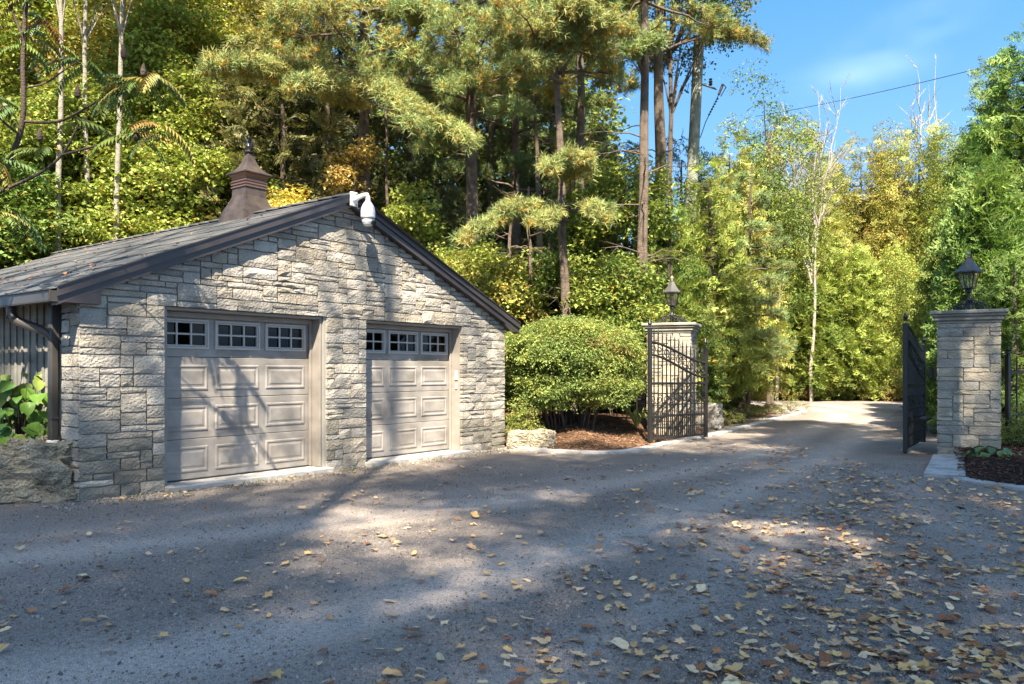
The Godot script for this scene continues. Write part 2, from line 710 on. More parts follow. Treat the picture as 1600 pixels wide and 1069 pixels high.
func build_ground() -> void:
	var g := MB.new()
	g.tint = Color(0.13, 0.10, 0.06)
	g.quad(Vector3(-300, -0.12, 120), Vector3(300, -0.12, 120), Vector3(300, -0.12, -400), Vector3(-300, -0.12, -400))
	struct("ground", g, M.soil, "brown forest floor under the trees")
	# driveway, finer close to the camera
	for t in [[[Vector2(-9, -3.0), Vector2(-4.0, -6.4), Vector2(0.5, -9.8), Vector2(4.2, -14.0), Vector2(7.5, -20.0), Vector2(11.5, -28), Vector2(12, -36)], 0.42, 0.9],
		[[Vector2(-5, -2.0), Vector2(-1.6, -4.4), Vector2(0.6, -6.8), Vector2(3.0, -10.2), Vector2(5.6, -14.2), Vector2(8.8, -20.0), Vector2(12.8, -28), Vector2(14, -36)], 0.42, 1.0],
		[[Vector2(-0.4, -3.2), Vector2(1.8, -6.4), Vector2(4.4, -11.2), Vector2(6.4, -15.2)], 0.3, 0.5],
		[[Vector2(3.0, -2.8), Vector2(3.5, -5.2), Vector2(4.6, -8.6), Vector2(5.6, -12.0)], 0.3, 0.45],
		[[Vector2(-9, -4.6), Vector2(-5.2, -6.9), Vector2(-1.0, -9.6), Vector2(2.4, -12.6)], 0.3, 0.35]]:
		tracks.append([smooth_line(t[0], 0.2), t[1], t[2]])
	lay_tracks()
	var zs := []
	var z := 14.0
	while z > -46.0:
		zs.append(z)
		z -= 2.0 if z > -2.0 else (0.05 if z > -6.0 else maxf(0.07, 0.0075 * -z))
	var rows := []
	var cols := []
	for zz in zs:
		var row := []
		var cl := []
		var far := clampf(-zz, 3.0, 46.0)
		var n := 150 if zz < -2.0 else 12
		n = 150
		for i in n + 1:
			var u := i / float(n)
			var x := lerpf(-0.78 * far - 3.0, 0.72 * far + 3.0, u)
			var t := track_at(x, zz)
			var nn := noise.get_noise_2d(x * 3.0, zz * 3.0) * 0.5 + noise.get_noise_2d(x * 14.0, zz * 14.0) * 0.35
			var a := 0.44 + 0.32 * t + 0.17 * nn
			row.append(Vector3(x, drive_y(x, zz), zz))
			cl.append(Color(a, a * 0.845, a * 0.735))
		rows.append(row)
		cols.append(cl)
	var d := MB.new()
	d.sheet(rows, cols)
	var drive := struct("driveway", d, M.gravel, "grey gravel driveway with pale tyre tracks and fallen leaves")
	# loose stones of the gravel, close to the camera
	var pb := MB.new()
	pb.lathe([Vector2(0, -0.35), Vector2(0.42, -0.2), Vector2(0.5, 0.05), Vector2(0.3, 0.3), Vector2(0, 0.36)], 5, Vector3.ZERO, 0.0, true)
	var where := []
	var tints := PackedColorArray()
	rng.seed = 11
	for i in 90000:
		var dep := 3.3 + 9.5 * pow(rf(0, 1), 1.7)
		var x := rf(-0.72, 0.72) * dep
		var tr := track_at(x, -dep)
		if rf(0, 1) < tr * 0.75 or noise.get_noise_2d(x * 5.0, dep * 5.0) < rf(-0.75, 0.25):
			continue
		if x < -4.9 + (dep - 9.07) * 0.758 and dep > 9.0:
			continue
		var s := rf(0.006, 0.015) if rf(0, 1) < 0.93 else rf(0.015, 0.03)
		var b := Basis.from_euler(Vector3(rf(0, 6), rf(0, 6), rf(0, 6))) * Basis.from_scale(Vector3(s * rf(0.8, 1.5), s * rf(0.6, 0.9), s))
		where.append(Transform3D(b, Vector3(x, drive_y(x, -dep) + s * 0.15, -dep)))
		var gy := rf(0.12, 0.44)
		tints.append(Color(gy, gy * 0.86, gy * rf(0.68, 0.8)))
	for i in 5200:
		var u := rf(-0.4, 8.2)
		var off := 0.02 + 0.5 * pow(rf(0, 1), 2.2)
		if off < 0.16 and ((u > 0.98 and u < 3.66) or (u > 4.3 and u < 6.84)):
			continue
		var q := Vector3(-4.955, 0, -9.07) + U * u + Vector3(0.797, 0, 0.604) * off
		var s := rf(0.008, 0.02) if rf(0, 1) < 0.9 else rf(0.02, 0.04)
		var b := Basis.from_euler(Vector3(rf(0, 6), rf(0, 6), rf(0, 6))) * Basis.from_scale(Vector3(s * rf(0.8, 1.5), s * rf(0.6, 0.9), s))
		where.append(Transform3D(b, Vector3(q.x, 0.004, q.z)))
		var gy := rf(0.1, 0.5)
		tints.append(Color(gy, gy * 0.88, gy * rf(0.68, 0.84)))
	many("gravel", pb.mesh(), M.pebble, where, tints, drive)


func bed(called: String, label: String, edge: PackedVector2Array, rise: Callable, col: Color, step: float, x0: float, x1: float, z0: float, z1: float) -> MeshInstance3D:
	# a mound of soil inside a closed edge
	var mb := MB.new()
	var nx := int((x1 - x0) / step)
	var nz := int((z0 - z1) / step)
	var grid := {}
	for j in nz + 1:
		for i in nx + 1:
			var x := x0 + i * step
			var z := z0 - j * step
			if not inside(edge, x, z):
				continue
			grid[Vector2i(i, j)] = Vector3(x, rise.call(x, z) + 0.015 * noise.get_noise_2d(x * 30.0, z * 30.0), z)
	for k in grid:
		var b := Vector2i(k.x + 1, k.y)
		var d := Vector2i(k.x + 1, k.y + 1)
		var e := Vector2i(k.x, k.y + 1)
		if grid.has(b) and grid.has(d) and grid.has(e):
			var q: float = 1.0 + 0.35 * noise.get_noise_2d(grid[k].x * 12.0, grid[k].z * 12.0)
			mb.tint = col * q
			mb.tri(grid[k], grid[b], grid[d])
			mb.tri(grid[k], grid[d], grid[e])
	return struct(called, mb, M.soil, label)


func chips(parent: Node, n: int, edge: PackedVector2Array, rise: Callable, x0: float, x1: float, z0: float, z1: float, cols: Array) -> void:
	var mb := MB.new()
	mb.box(Vector3.ZERO, Vector3(0.06, 0.008, 0.018))
	var where := []
	var tints := PackedColorArray()
	for i in n:
		var x := rf(x0, x1)
		var z := rf(z1, z0)
		if inside(edge, x, z):
			where.append(Transform3D(Basis.from_euler(Vector3(rf(-0.5, 0.5), rf(0, 6.3), rf(-0.4, 0.4))) * rf(0.5, 1.2), Vector3(x, rise.call(x, z) + 0.012, z)))
			tints.append(cols[rng.randi() % cols.size()] * rf(0.6, 1.4))
	many("mulch_chips", mb.mesh(), M.litter, where, tints, parent)


func bed_rise_left(x: float, z: float) -> float:
	var d := 1e9
	var p := Vector2(x, z)
	for i in left_edge.size() - 1:
		d = minf(d, Geometry2D.get_closest_point_to_segment(p, left_edge[i], left_edge[i + 1]).distance_to(p))
	return 0.02 + 0.42 * smoothstep(0.0, 2.6, d) - 0.1 * smoothstep(4.0, 5.5, x)


func bed_rise_right(x: float, z: float) -> float:
	return 0.03 + 0.14 * smoothstep(0.0, 1.5, x - 6.4 + (z + 10.0) * 0.0)


func build_beds() -> void:
	rng.seed = 21
	# left bed with the burning bush, and the planting strip past the gate, within one concrete edging
	left_edge = smooth_line([Vector2(0.2, -15.25), Vector2(0.75, -14.75), Vector2(1.8, -14.5), Vector2(2.6, -15.3), Vector2(3.3, -16.5), Vector2(4.8, -18.7), Vector2(7.6, -23.6), Vector2(10.3, -28.3), Vector2(10.9, -30.0), Vector2(10.6, -31.6), Vector2(9.6, -33.2), Vector2(8.0, -34.4)], 0.25)
	struct("kerb", strip(left_edge, 0.24, -0.05, 0.045, 0.004), M.concrete, "pale concrete edging that curves round the left planting bed")
	var e := left_edge.duplicate()
	for p in [Vector2(2, -34.5), Vector2(-2, -28), Vector2(-9, -26), Vector2(-2.5, -18)]:
		e.append(p)
	var lb := bed("left_bed", "red-brown mulch bed under the round shrub beside the garage", e, bed_rise_left, Color(0.20, 0.115, 0.07), 0.16, -9.0, 11.0, -14.0, -34.6)
	chips(lb, 5200, e, bed_rise_left, 0.0, 4.6, -14.3, -18.0, [Color(0.21, 0.11, 0.065), Color(0.28, 0.17, 0.10), Color(0.12, 0.07, 0.045)])
	chips(lb, 2200, e, bed_rise_left, 4.0, 10.9, -18.0, -31.0, [Color(0.17, 0.10, 0.06), Color(0.22, 0.12, 0.07), Color(0.10, 0.06, 0.04)])
	# right bed beside the right pillar
	var re := smooth_line([Vector2(7.75, -13.9), Vector2(7.0, -12.5), Vector2(6.22, -11.05), Vector2(6.28, -10.5), Vector2(6.6, -9.9), Vector2(7.4, -9.2), Vector2(9.5, -8.4), Vector2(13.0, -8.0)], 0.2)
	var r2 := re.duplicate()
	for p in [Vector2(22, -9), Vector2(24, -30), Vector2(14.5, -30), Vector2(10.2, -18.5), Vector2(8.6, -15.6)]:
		r2.append(p)
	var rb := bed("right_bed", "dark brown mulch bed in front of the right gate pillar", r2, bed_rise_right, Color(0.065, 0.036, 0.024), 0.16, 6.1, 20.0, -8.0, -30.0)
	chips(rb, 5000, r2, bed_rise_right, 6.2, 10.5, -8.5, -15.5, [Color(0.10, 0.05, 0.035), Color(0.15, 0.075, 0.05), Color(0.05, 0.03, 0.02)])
	var narrow := PackedVector2Array()
	for p in re:
		if p.y > -11.0:
			narrow.append(p)
	struct("kerb", strip(narrow, 0.2, -0.05, 0.04, 0.004), M.concrete, "narrow concrete edging of the right mulch bed")
	var slab := MB.new()
	slab.prism(PackedVector2Array([Vector2(5.82, 11.22), Vector2(6.3, 11.02), Vector2(7.88, 13.82), Vector2(7.36, 13.86)]), -0.05, 0.05)
	var so := struct("kerb", slab, M.concrete, "broad flat concrete kerb in front of the right gate pillar")
	so.rotation.x = -PI / 2
	# forest floor beyond the far bend of the road
	var bank := []
	for j in 22:
		var row := []
		for i in 60:
			var x := -2.0 + i * 1.0
			var zz := -42.0 - j * 1.4 + 2.8 * smoothstep(15.0, 30.0, x) + (1.5 * smoothstep(14.0, 4.0, x))
			row.append(Vector3(x, -0.06 + 0.10 * smoothstep(0, 1, j) + 0.9 * smoothstep(0.0, 16.0, j) + 0.12 * noise.get_noise_2d(x * 6.0, zz * 6.0), zz))
		bank.append(row)
	var bm := MB.new()
	bm.tint = Color(0.14, 0.105, 0.055)
	bm.sheet(bank)
	struct("bank", bm, M.soil, "leaf-strewn bank beyond the bend of the driveway")
	# the wooded rise behind the garage
	var hill := []
	for j in 16:
		var row := []
		for i in 40:
			var x := -40.0 + i * 1.2
			var zz := -20.5 - j * 2.2 + 0.28 * minf(x + 10.0, 14.0) - 5.0 * smoothstep(-7.0, 4.0, x)
			row.append(Vector3(x, -0.05 + 3.6 * smoothstep(0.0, 15.0, j) * smoothstep(10.0, -6.0, x) + 0.15 * noise.get_noise_2d(x * 5.0, zz * 5.0), zz))
		hill.append(row)
	var hm := MB.new()
	hm.tint = Color(0.11, 0.085, 0.045)
	hm.sheet(hill)
	struct("hill", hm, M.soil, "wooded rise behind the garage")


# ---------- fallen leaves ----------
func scatter_leaves(drive: Node) -> void:
	rng.seed = 31
	var kinds := []
	for k in 6:
		kinds.append(fallen_mesh(50 + k))
	var cols := [Color(0.64, 0.41, 0.23), Color(0.68, 0.45, 0.26), Color(0.52, 0.29, 0.13), Color(0.38, 0.17, 0.075), Color(0.66, 0.40, 0.15), Color(0.68, 0.49, 0.29), Color(0.28, 0.12, 0.06), Color(0.6, 0.36, 0.16)]
	var all := []
	var tries := 0
	while all.size() < 2500 and tries < 60000:
		tries += 1
		var dep := 3.4 + 13.0 * pow(rf(0, 1), 1.25)
		var px := rf(-40, 1640)
		var x := (px - 800) / FOCAL * dep
		# thick on the right of the drive, few on the left and along the tyre tracks
		var want := 0.09 + 0.91 * smoothstep(-1.3, 2.2, x - (dep - 4.0) * 0.32)
		want *= 1.0 - 0.55 * track_at(x, -dep)
		want *= 0.45 + 0.55 * smoothstep(-0.25, 0.35, noise.get_noise_2d(x * 7.0, dep * 7.0))
		if rf(0, 1) > want or (dep > 9.0 and x < -4.9 + (dep - 9.07) * 0.758 + 0.15):
			continue
		if dep > 10.8 and x > 5.7 and x < 9:
			continue
		if x > 6.3 and dep > 8.6:
			continue
		all.append([dep, x])
	all.sort_custom(func(a, b): return a[0] < b[0])
	var where := [[], [], [], [], [], []]
	var tints := [PackedColorArray(), PackedColorArray(), PackedColorArray(), PackedColorArray(), PackedColorArray(), PackedColorArray()]
	var mats := []
	for cc in cols:
		for q in [0.95, 1.35]:
			var m := mat(minf(cc.r * q, 0.85), minf(cc.g * q, 0.8), cc.b * q, 0.7)
			m.cull_mode = BaseMaterial3D.CULL_DISABLED
			mats.append(m)
	for i in all.size():
		var dep: float = all[i][0]
		var x: float = all[i][1]
		var s := rf(0.046, 0.088) if rf(0, 1) < 0.92 else rf(0.088, 0.13)
		var b := Basis.from_euler(Vector3(rf(-0.3, 0.3), rf(0, TAU), rf(-0.3, 0.3)))
		if rf(0, 1) < 0.4:
			b = b * Basis.from_euler(Vector3(PI, 0, 0))
		b = b * Basis.from_scale(Vector3(s * rf(0.9, 1.3), s, s))
		var t := Transform3D(b, Vector3(x, drive_y(x, -dep) + 0.012 + s * 0.12, -dep))
		var k := rng.randi() % 6
		if i < 300:
			var o := put("fallen_leaf", kinds[k], mats[rng.randi() % mats.size()], drive)
			o.transform = t
		else:
			where[k].append(t)
			tints[k].append(cols[rng.randi() % cols.size()] * rf(0.85, 1.4))
	for k in 6:
		many("fallen_leaves", kinds[k], M.litter, where[k], tints[k], drive)


# ---------- the garage ----------
const U := Vector3(0.604, 0, -0.797)
const RIDGE := Vector2(4.0, 4.2)


func roof_y(u: float) -> float:
	return RIDGE.y - absf(u - RIDGE.x) * 0.4165


func build_garage() -> void:
	rng.seed = 41
	var g := thing("garage", "grey stone two-door garage with dark gabled roof and board-and-batten side", "garage", Vector3(-4.955, 0, -9.07), atan2(0.797, 0.604))
	var doors := [[1.06, 3.54], [4.38, 6.72]]
	var DH := 2.315
	var back := MB.new()
	for x in [[0.03, 1.05], [3.55, 4.37], [6.73, 7.94]]:
		back.box(Vector3((x[0] + x[1]) / 2, 1.12, -0.164), Vector3(x[1] - x[0], 2.4, 0.276))
	var gp := PackedVector2Array([Vector2(0.03, 2.322), Vector2(7.94, 2.322), Vector2(7.94, roof_y(7.94) - 0.13), Vector2(4.0, 4.07), Vector2(0.03, roof_y(0.03) - 0.13)])
	back.prism(gp, -0.30, -0.028)
	var wall := put("front_wall", back, M.mortar, g)
	var top := func(x): return roof_y(x) - 0.14
	var free := func(x, y):
		for d in doors:
			if x > d[0] - 0.01 and x < d[1] + 0.01 and y < DH:
				return false
		return y < roof_y(x) - 0.17
	var rects := ashlar(7.97, 4.16, 0.0797, 0.0772, free)
	rects = rects.filter(func(r): return minf(roof_y(r.position.x), roof_y(r.end.x)) - 0.14 > r.position.y + 0.03)
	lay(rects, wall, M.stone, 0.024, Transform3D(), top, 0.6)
	# stone return on the left, then boards
	var ret := MB.new()
	ret.box(Vector3(0.165, 1.12, -0.36), Vector3(0.27, 2.5, 0.1))
	var sw := put("side_return", ret, M.mortar, g)
	lay(ashlar(0.42, 2.33, 0.07, 0.0772, func(x, y): return true), sw, M.stone, 0.02, Transform3D(Basis(Vector3.UP, -PI / 2), Vector3(0.0, 0, -0.42)))
	var side := MB.new()
	side.box(Vector3(0.2, 1.15, -5.0), Vector3(0.2, 2.5, 9.1))
	side.box(Vector3(7.85, 1.2, -4.9), Vector3(0.2, 2.5, 9.2))
	side.box(Vector3(4.0, 1.2, -9.4), Vector3(7.5, 2.5, 0.2))
	side.prism(PackedVector2Array([Vector2(0.3, 2.4), Vector2(7.7, 2.4), Vector2(4, 4.0)]), -9.5, -9.3)
	side.box(Vector3(4.0, -0.02, -4.85), Vector3(7.6, 0.08, 9.0))
	put("rear_walls", side, M.plank[1], g)
	var bw := Node3D.new()
	bw.name = "board_siding"
	g.add_child(bw)
	var s := 0.47
	while s < 9.4:
		var pm := MB.new()
		pm.box(Vector3(0.085, 1.2, -s - 0.1), Vector3(0.028, 2.3, 0.195), 0.003)
		put("plank", pm, M.plank[rng.randi() % 3], bw)
		var bm := MB.new()
		bm.box(Vector3(0.062, 1.2, -s), Vector3(0.02, 2.3, 0.05), 0.003)
		put("batten", bm, M.plank[rng.randi() % 3], bw)
		s += 0.2
	# roof: deck, shingle courses on the left slope, ridge caps, fascia
	var deck := MB.new()
	deck.prism(PackedVector2Array([Vector2(-0.26, roof_y(-0.26) - 0.12), Vector2(4.0, 4.08), Vector2(8.26, roof_y(8.26) - 0.12), Vector2(8.26, roof_y(8.26) - 0.02), Vector2(4.0, 4.18), Vector2(-0.26, roof_y(-0.26) - 0.02)]), -9.72, 0.09)
	var roof := put("roof", deck, M.fascia, g)
	var slope := sqrt(1.0 + 0.4165 * 0.4165)
	var bas := Basis(Vector3(0, 0, 1), atan(0.4165))
	var course := 0.335
	var nc := int(4.3 * slope / course) + 1
	var shapes := []
	for k in 4:
		var mb := MB.new()
		mb.box(Vector3(0.17 + rf(-0.004, 0.004), 0.012, 0), Vector3(0.37, 0.010, 0.494 + rf(-0.004, 0.003)), 0.003, Basis(Vector3(0, 0, 1), -0.013 - rf(0, 0.004)))
		shapes.append(mb.mesh())
	for i in nc:
		for j in 19:
			var o := put("shingle", shapes[rng.randi() % 4], M.shingle[rng.randi() % 4], roof)
			var u := -0.3 + i * course / slope
			o.transform = Transform3D(bas, Vector3(u, roof_y(u) - 0.005 + 0.006 * (i % 2), -0.11 - j * 0.5 - (0.25 if i % 2 else 0.0)))
		if i % 2:
			var hs := put("shingle", shapes[0], M.shingle[rng.randi() % 4], roof)
			var uh := -0.3 + i * course / slope
			hs.transform = Transform3D(bas * Basis.from_scale(Vector3(1, 1, 0.49)), Vector3(uh, roof_y(uh) + 0.001, 0.012))
	var right_slope := MB.new()
	right_slope.quad(Vector3(4, 4.215, 0.25), Vector3(8.3, roof_y(8.3) + 0.012, 0.13), Vector3(8.3, roof_y(8.3) + 0.012, -9.75), Vector3(4, 4.215, -9.75))
	put("right_slope", right_slope, M.shingle[0], roof)
	for j in 30:
		var mb := MB.new()
		for sg in [-1, 1]:
			mb.box(Vector3(4.0 + sg * 0.07, 4.215, -0.03 - j * 0.335), Vector3(0.17, 0.016, 0.36), 0.004, Basis(Vector3(0, 0, 1), -sg * 0.39) * Basis(Vector3(1, 0, 0), 0.05))
		put("ridge_cap", mb, M.shingle[rng.randi() % 4], roof)
	# stepped dark fascia along the gable
	for sg in [-1, 1]:
		var f := MB.new()
		var e: float = 4.0 + sg * 4.29
		for b in [[0.02, -0.085, 0.085, 0.145], [-0.085, -0.18, 0.06, 0.12], [0.035, 0.02, 0.07, 0.16]]:
			var pl := PackedVector2Array([Vector2(4.0, 4.2 + b[0]), Vector2(e, roof_y(e) + b[0]), Vector2(e, roof_y(e) + b[1]), Vector2(4.0, 4.2 + b[1])])
			f.prism(pl, b[2] - 0.07 if b[1] < -0.15 else b[2], b[3])
		put("fascia", f, M.fascia, g)
	var ends := MB.new()
	ends.prism(PackedVector2Array([Vector2(-0.29, 2.27), Vector2(0.2, 2.27), Vector2(0.2, roof_y(0.2) - 0.2), Vector2(-0.29, roof_y(-0.29) - 0.1)]), 0.03, 0.118)
	ends.prism(PackedVector2Array([Vector2(7.80, roof_y(7.8) - 0.2), Vector2(8.29, roof_y(8.29) - 0.1), Vector2(8.29, 2.27), Vector2(8.0, 2.27)]), 0.03, 0.118)
	put("eave_return", ends, M.fascia, g)
	# gutter and downspout on the left eave
	var gut := MB.new()
	for z in [[-9.7, 0.26]]:
		gut.box(Vector3(-0.36, 2.335, -4.79), Vector3(0.02, 0.13, 9.84), 0.004)
		gut.box(Vector3(-0.325, 2.275, -4.79), Vector3(0.09, 0.02, 9.84), 0.004)
		gut.box(Vector3(-0.37, 2.40, -4.79), Vector3(0.04, 0.015, 9.84), 0.003)
		gut.box(Vector3(-0.325, 2.33, 0.122), Vector3(0.09, 0.12, 0.012))
		gut.box(Vector3(-0.325, 2.33, -9.69), Vector3(0.09, 0.12, 0.012))
	for k in 20:
		gut.box(Vector3(-0.33, 2.415, 0.0 - k * 0.5), Vector3(0.11, 0.012, 0.03))
	put("gutter", gut, M.gutter, g)
	var dn := MB.new()
	dn.box(Vector3(-0.055, 1.5, -0.52), Vector3(0.085, 1.66, 0.11), 0.012)
	for b in [0.95, 1.9]:
		dn.box(Vector3(-0.05, b, -0.52), Vector3(0.1, 0.03, 0.13), 0.004)
	dn.tube([Vector3(-0.3, 2.28, -1.05), Vector3(-0.3, 2.18, -1.05), Vector3(-0.27, 2.1, -1.0), Vector3(-0.12, 1.98, -0.64), Vector3(-0.06, 1.9, -0.53), Vector3(-0.055, 1.75, -0.52)], [0.052, 0.052, 0.055, 0.055, 0.055, 0.05], 10)
	for k in 5:
		dn.tube([Vector3(-0.3 + k * 0.012, 2.16 - k * 0.015, -1.05 + k * 0.02), Vector3(-0.3 + k * 0.012, 2.152 - k * 0.015, -1.045 + k * 0.02)], [0.058, 0.058], 10)
	dn.box(Vector3(0.02, 2.05, -0.47), Vector3(0.09, 0.45, 0.06))
	put("downspout", dn, M.gutter, g)
	var pv := MB.new()
	pv.lathe([Vector2(0.07, 0.5), Vector2(0.07, 0.68), Vector2(0.06, 0.69), Vector2(0, 0.69)], 14, Vector3(-0.055, 0, -0.52))
	put("drain_pipe", pv, M.white, g)
	build_door(g, doors[0][0], doors[0][1], 1.02, 3.50, DH)
	build_door(g, doors[1][0], doors[1][1], 4.27, 6.70, DH)
	build_cupola(g)
	# leaves caught on the roof
	var wh := []
	var tn := PackedColorArray()
	for i in 260:
		var u := rf(-0.25, 3.6) if rf(0, 1) < 0.6 else rf(-0.25, 0.9)
		wh.append(Transform3D(bas * Basis.from_euler(Vector3(rf(-0.4, 0.4), rf(0, 6), rf(-0.4, 0.4))) * rf(0.03, 0.08), Vector3(u, roof_y(u) + 0.05, rf(-8, 0.1))))
		tn.append(Color(rf(0.2, 0.4), rf(0.1, 0.17), 0.06))
	many("roof_leaves", fallen_mesh(61), M.litter, wh, tn, roof)


func build_door(g: Node3D, o0: float, o1: float, x0: float, x1: float, dh: float) -> void:
	var zf := -0.29
	var sill := 0.065
	var ap := MB.new()
	ap.box(Vector3((o0 + o1) / 2 + 0.03, -0.03, -0.12), Vector3(o1 - o0 + 0.12, 0.18, 0.52), 0.012)
	put("door_sill", ap, M.concrete, g)
	var tr := MB.new()
	tr.box(Vector3((o0 + o1) / 2, dh - 0.02, -0.19), Vector3(o1 - o0 - 0.002, 0.035, 0.28), 0.004)
	tr.box(Vector3(o0 + 0.018, 1.18, -0.185), Vector3(0.034, 2.23, 0.27), 0.004)
	tr.box(Vector3(o1 - 0.018, 1.18, -0.185), Vector3(0.034, 2.23, 0.27), 0.004)
	tr.box(Vector3((o0 + o1) / 2, dh - 0.075, -0.25), Vector3(o1 - o0 - 0.07, 0.07, 0.05), 0.008)
	tr.box(Vector3(o1 - 0.055, 1.16, -0.25), Vector3(0.04, 2.18, 0.04), 0.006)
	tr.box(Vector3(o0 + 0.055, 1.16, -0.25), Vector3(0.04, 2.18, 0.04), 0.006)
	put("door_frame", tr, M.trim, g)
	var seal := MB.new()
	seal.box(Vector3((x0 + x1) / 2, sill + 0.004, zf - 0.012), Vector3(x1 - x0, 0.024, 0.05), 0.004)
	put("door_seal", seal, M.iron, g)
	if o0 > 3.0:
		var kp := MB.new()
		kp.box(Vector3(o1 - 0.042, 1.42, -0.12), Vector3(0.02, 0.17, 0.075), 0.006)
		kp.box(Vector3(o1 - 0.042, 1.22, -0.12), Vector3(0.016, 0.10, 0.05), 0.006)
		put("keypad", kp, M.sash, g)
	var door := Node3D.new()
	door.name = "garage_door"
	g.add_child(door, true)
	var w := x1 - x0
	var sec := 0.54
	var pitch := (w - 0.08) / 3.0
	for r in 3:
		var sm := MB.new()
		var yb := sill + r * sec
		sm.box(Vector3((x0 + x1) / 2, yb + sec / 2, zf - 0.025), Vector3(w, sec - 0.006, 0.05), 0.006)
		put("door_section", sm, M.door, door)
		for k in 3:
			var pm := MB.new()
			var cx := x0 + 0.04 + pitch * (k + 0.5)
			var hw := pitch / 2 - 0.055
			var y0 := yb + 0.10
			var y1 := yb + sec - 0.10
			var ring := [[0.0, 0.001], [0.012, 0.012], [0.03, 0.012], [0.045, -0.004 + 0.006], [0.065, 0.004], [0.085, 0.011]]
			var prev := []
			for q in ring:
				var cur := [Vector3(cx - hw + q[0], y0 + q[0], zf + q[1]), Vector3(cx + hw - q[0], y0 + q[0], zf + q[1]), Vector3(cx + hw - q[0], y1 - q[0], zf + q[1]), Vector3(cx - hw + q[0], y1 - q[0], zf + q[1])]
				if prev:
					for i in 4:
						pm.quad(prev[i], prev[(i + 1) % 4], cur[(i + 1) % 4], cur[i])
				prev = cur
			pm.quad(prev[0], prev[1], prev[2], prev[3])
			put("door_panel", pm, M.door, door)
	# the glazed top section
	var yb := sill + 3 * sec
	var yt := 2.235
	var wy0 := 1.845
	var wy1 := 2.135
	var fm := MB.new()
	var cz := zf - 0.025
	fm.box(Vector3((x0 + x1) / 2, (yb + wy0) / 2 + 0.002, cz), Vector3(w, wy0 - yb - 0.004, 0.05), 0.004)
	fm.box(Vector3((x0 + x1) / 2, (wy1 + yt) / 2, cz), Vector3(w, yt - wy1, 0.05), 0.004)
	var gx := []
	for k in 3:
		var cx := x0 + 0.04 + pitch * (k + 0.5)
		gx.append([cx - 0.305, cx + 0.305])
	var edge := x0
	for k in 4:
		var nxt: float = gx[k][0] if k < 3 else x1
		fm.box(Vector3((edge + nxt) / 2, (wy0 + wy1) / 2, cz), Vector3(nxt - edge, wy1 - wy0 - 0.002, 0.046))
		if k < 3:
			edge = gx[k][1]
	put("glazed_section", fm, M.door, door)
	for k in 3:
		var sm := MB.new()
		var a: float = gx[k][0]
		var b: float = gx[k][1]
		var cy := (wy0 + wy1) / 2
		var hy := (wy1 - wy0) / 2
		for f in [[0.05, 0.028, 0.022], [0.018, 0.02, 0.012]]:
			var o: float = f[0]
			var t: float = f[1]
			sm.box(Vector3((a + b) / 2, wy1 + o - t / 2, zf + f[2] / 2), Vector3(b - a + 2 * o, t, f[2]), 0.004)
			sm.box(Vector3((a + b) / 2, wy0 - o + t / 2, zf + f[2] / 2), Vector3(b - a + 2 * o, t, f[2]), 0.004)
			for sx in [a - o + t / 2, b + o - t / 2]:
				sm.box(Vector3(sx, cy, zf + f[2] / 2 - 0.001), Vector3(t, 2 * hy + 2 * o - 2 * t, f[2]), 0.004)
		for m in 2:
			sm.box(Vector3(a + (b - a) * (m + 1) / 3.0, cy, zf - 0.004), Vector3(0.024, 2 * hy, 0.024), 0.003)
		sm.box(Vector3((a + b) / 2, cy, zf - 0.004), Vector3(b - a, 0.024, 0.020), 0.003)
		put("window_frame", sm, M.sash, door)
		for i in 3:
			for j in 2:
				var gm := MB.new()
				gm.box(Vector3(a + (b - a) * (i + 0.5) / 3.0, wy0 + hy * (j + 0.5), zf - 0.022), Vector3((b - a) / 3.0 - 0.022, hy - 0.022, 0.004))
				put("pane", gm, M.glass, door)


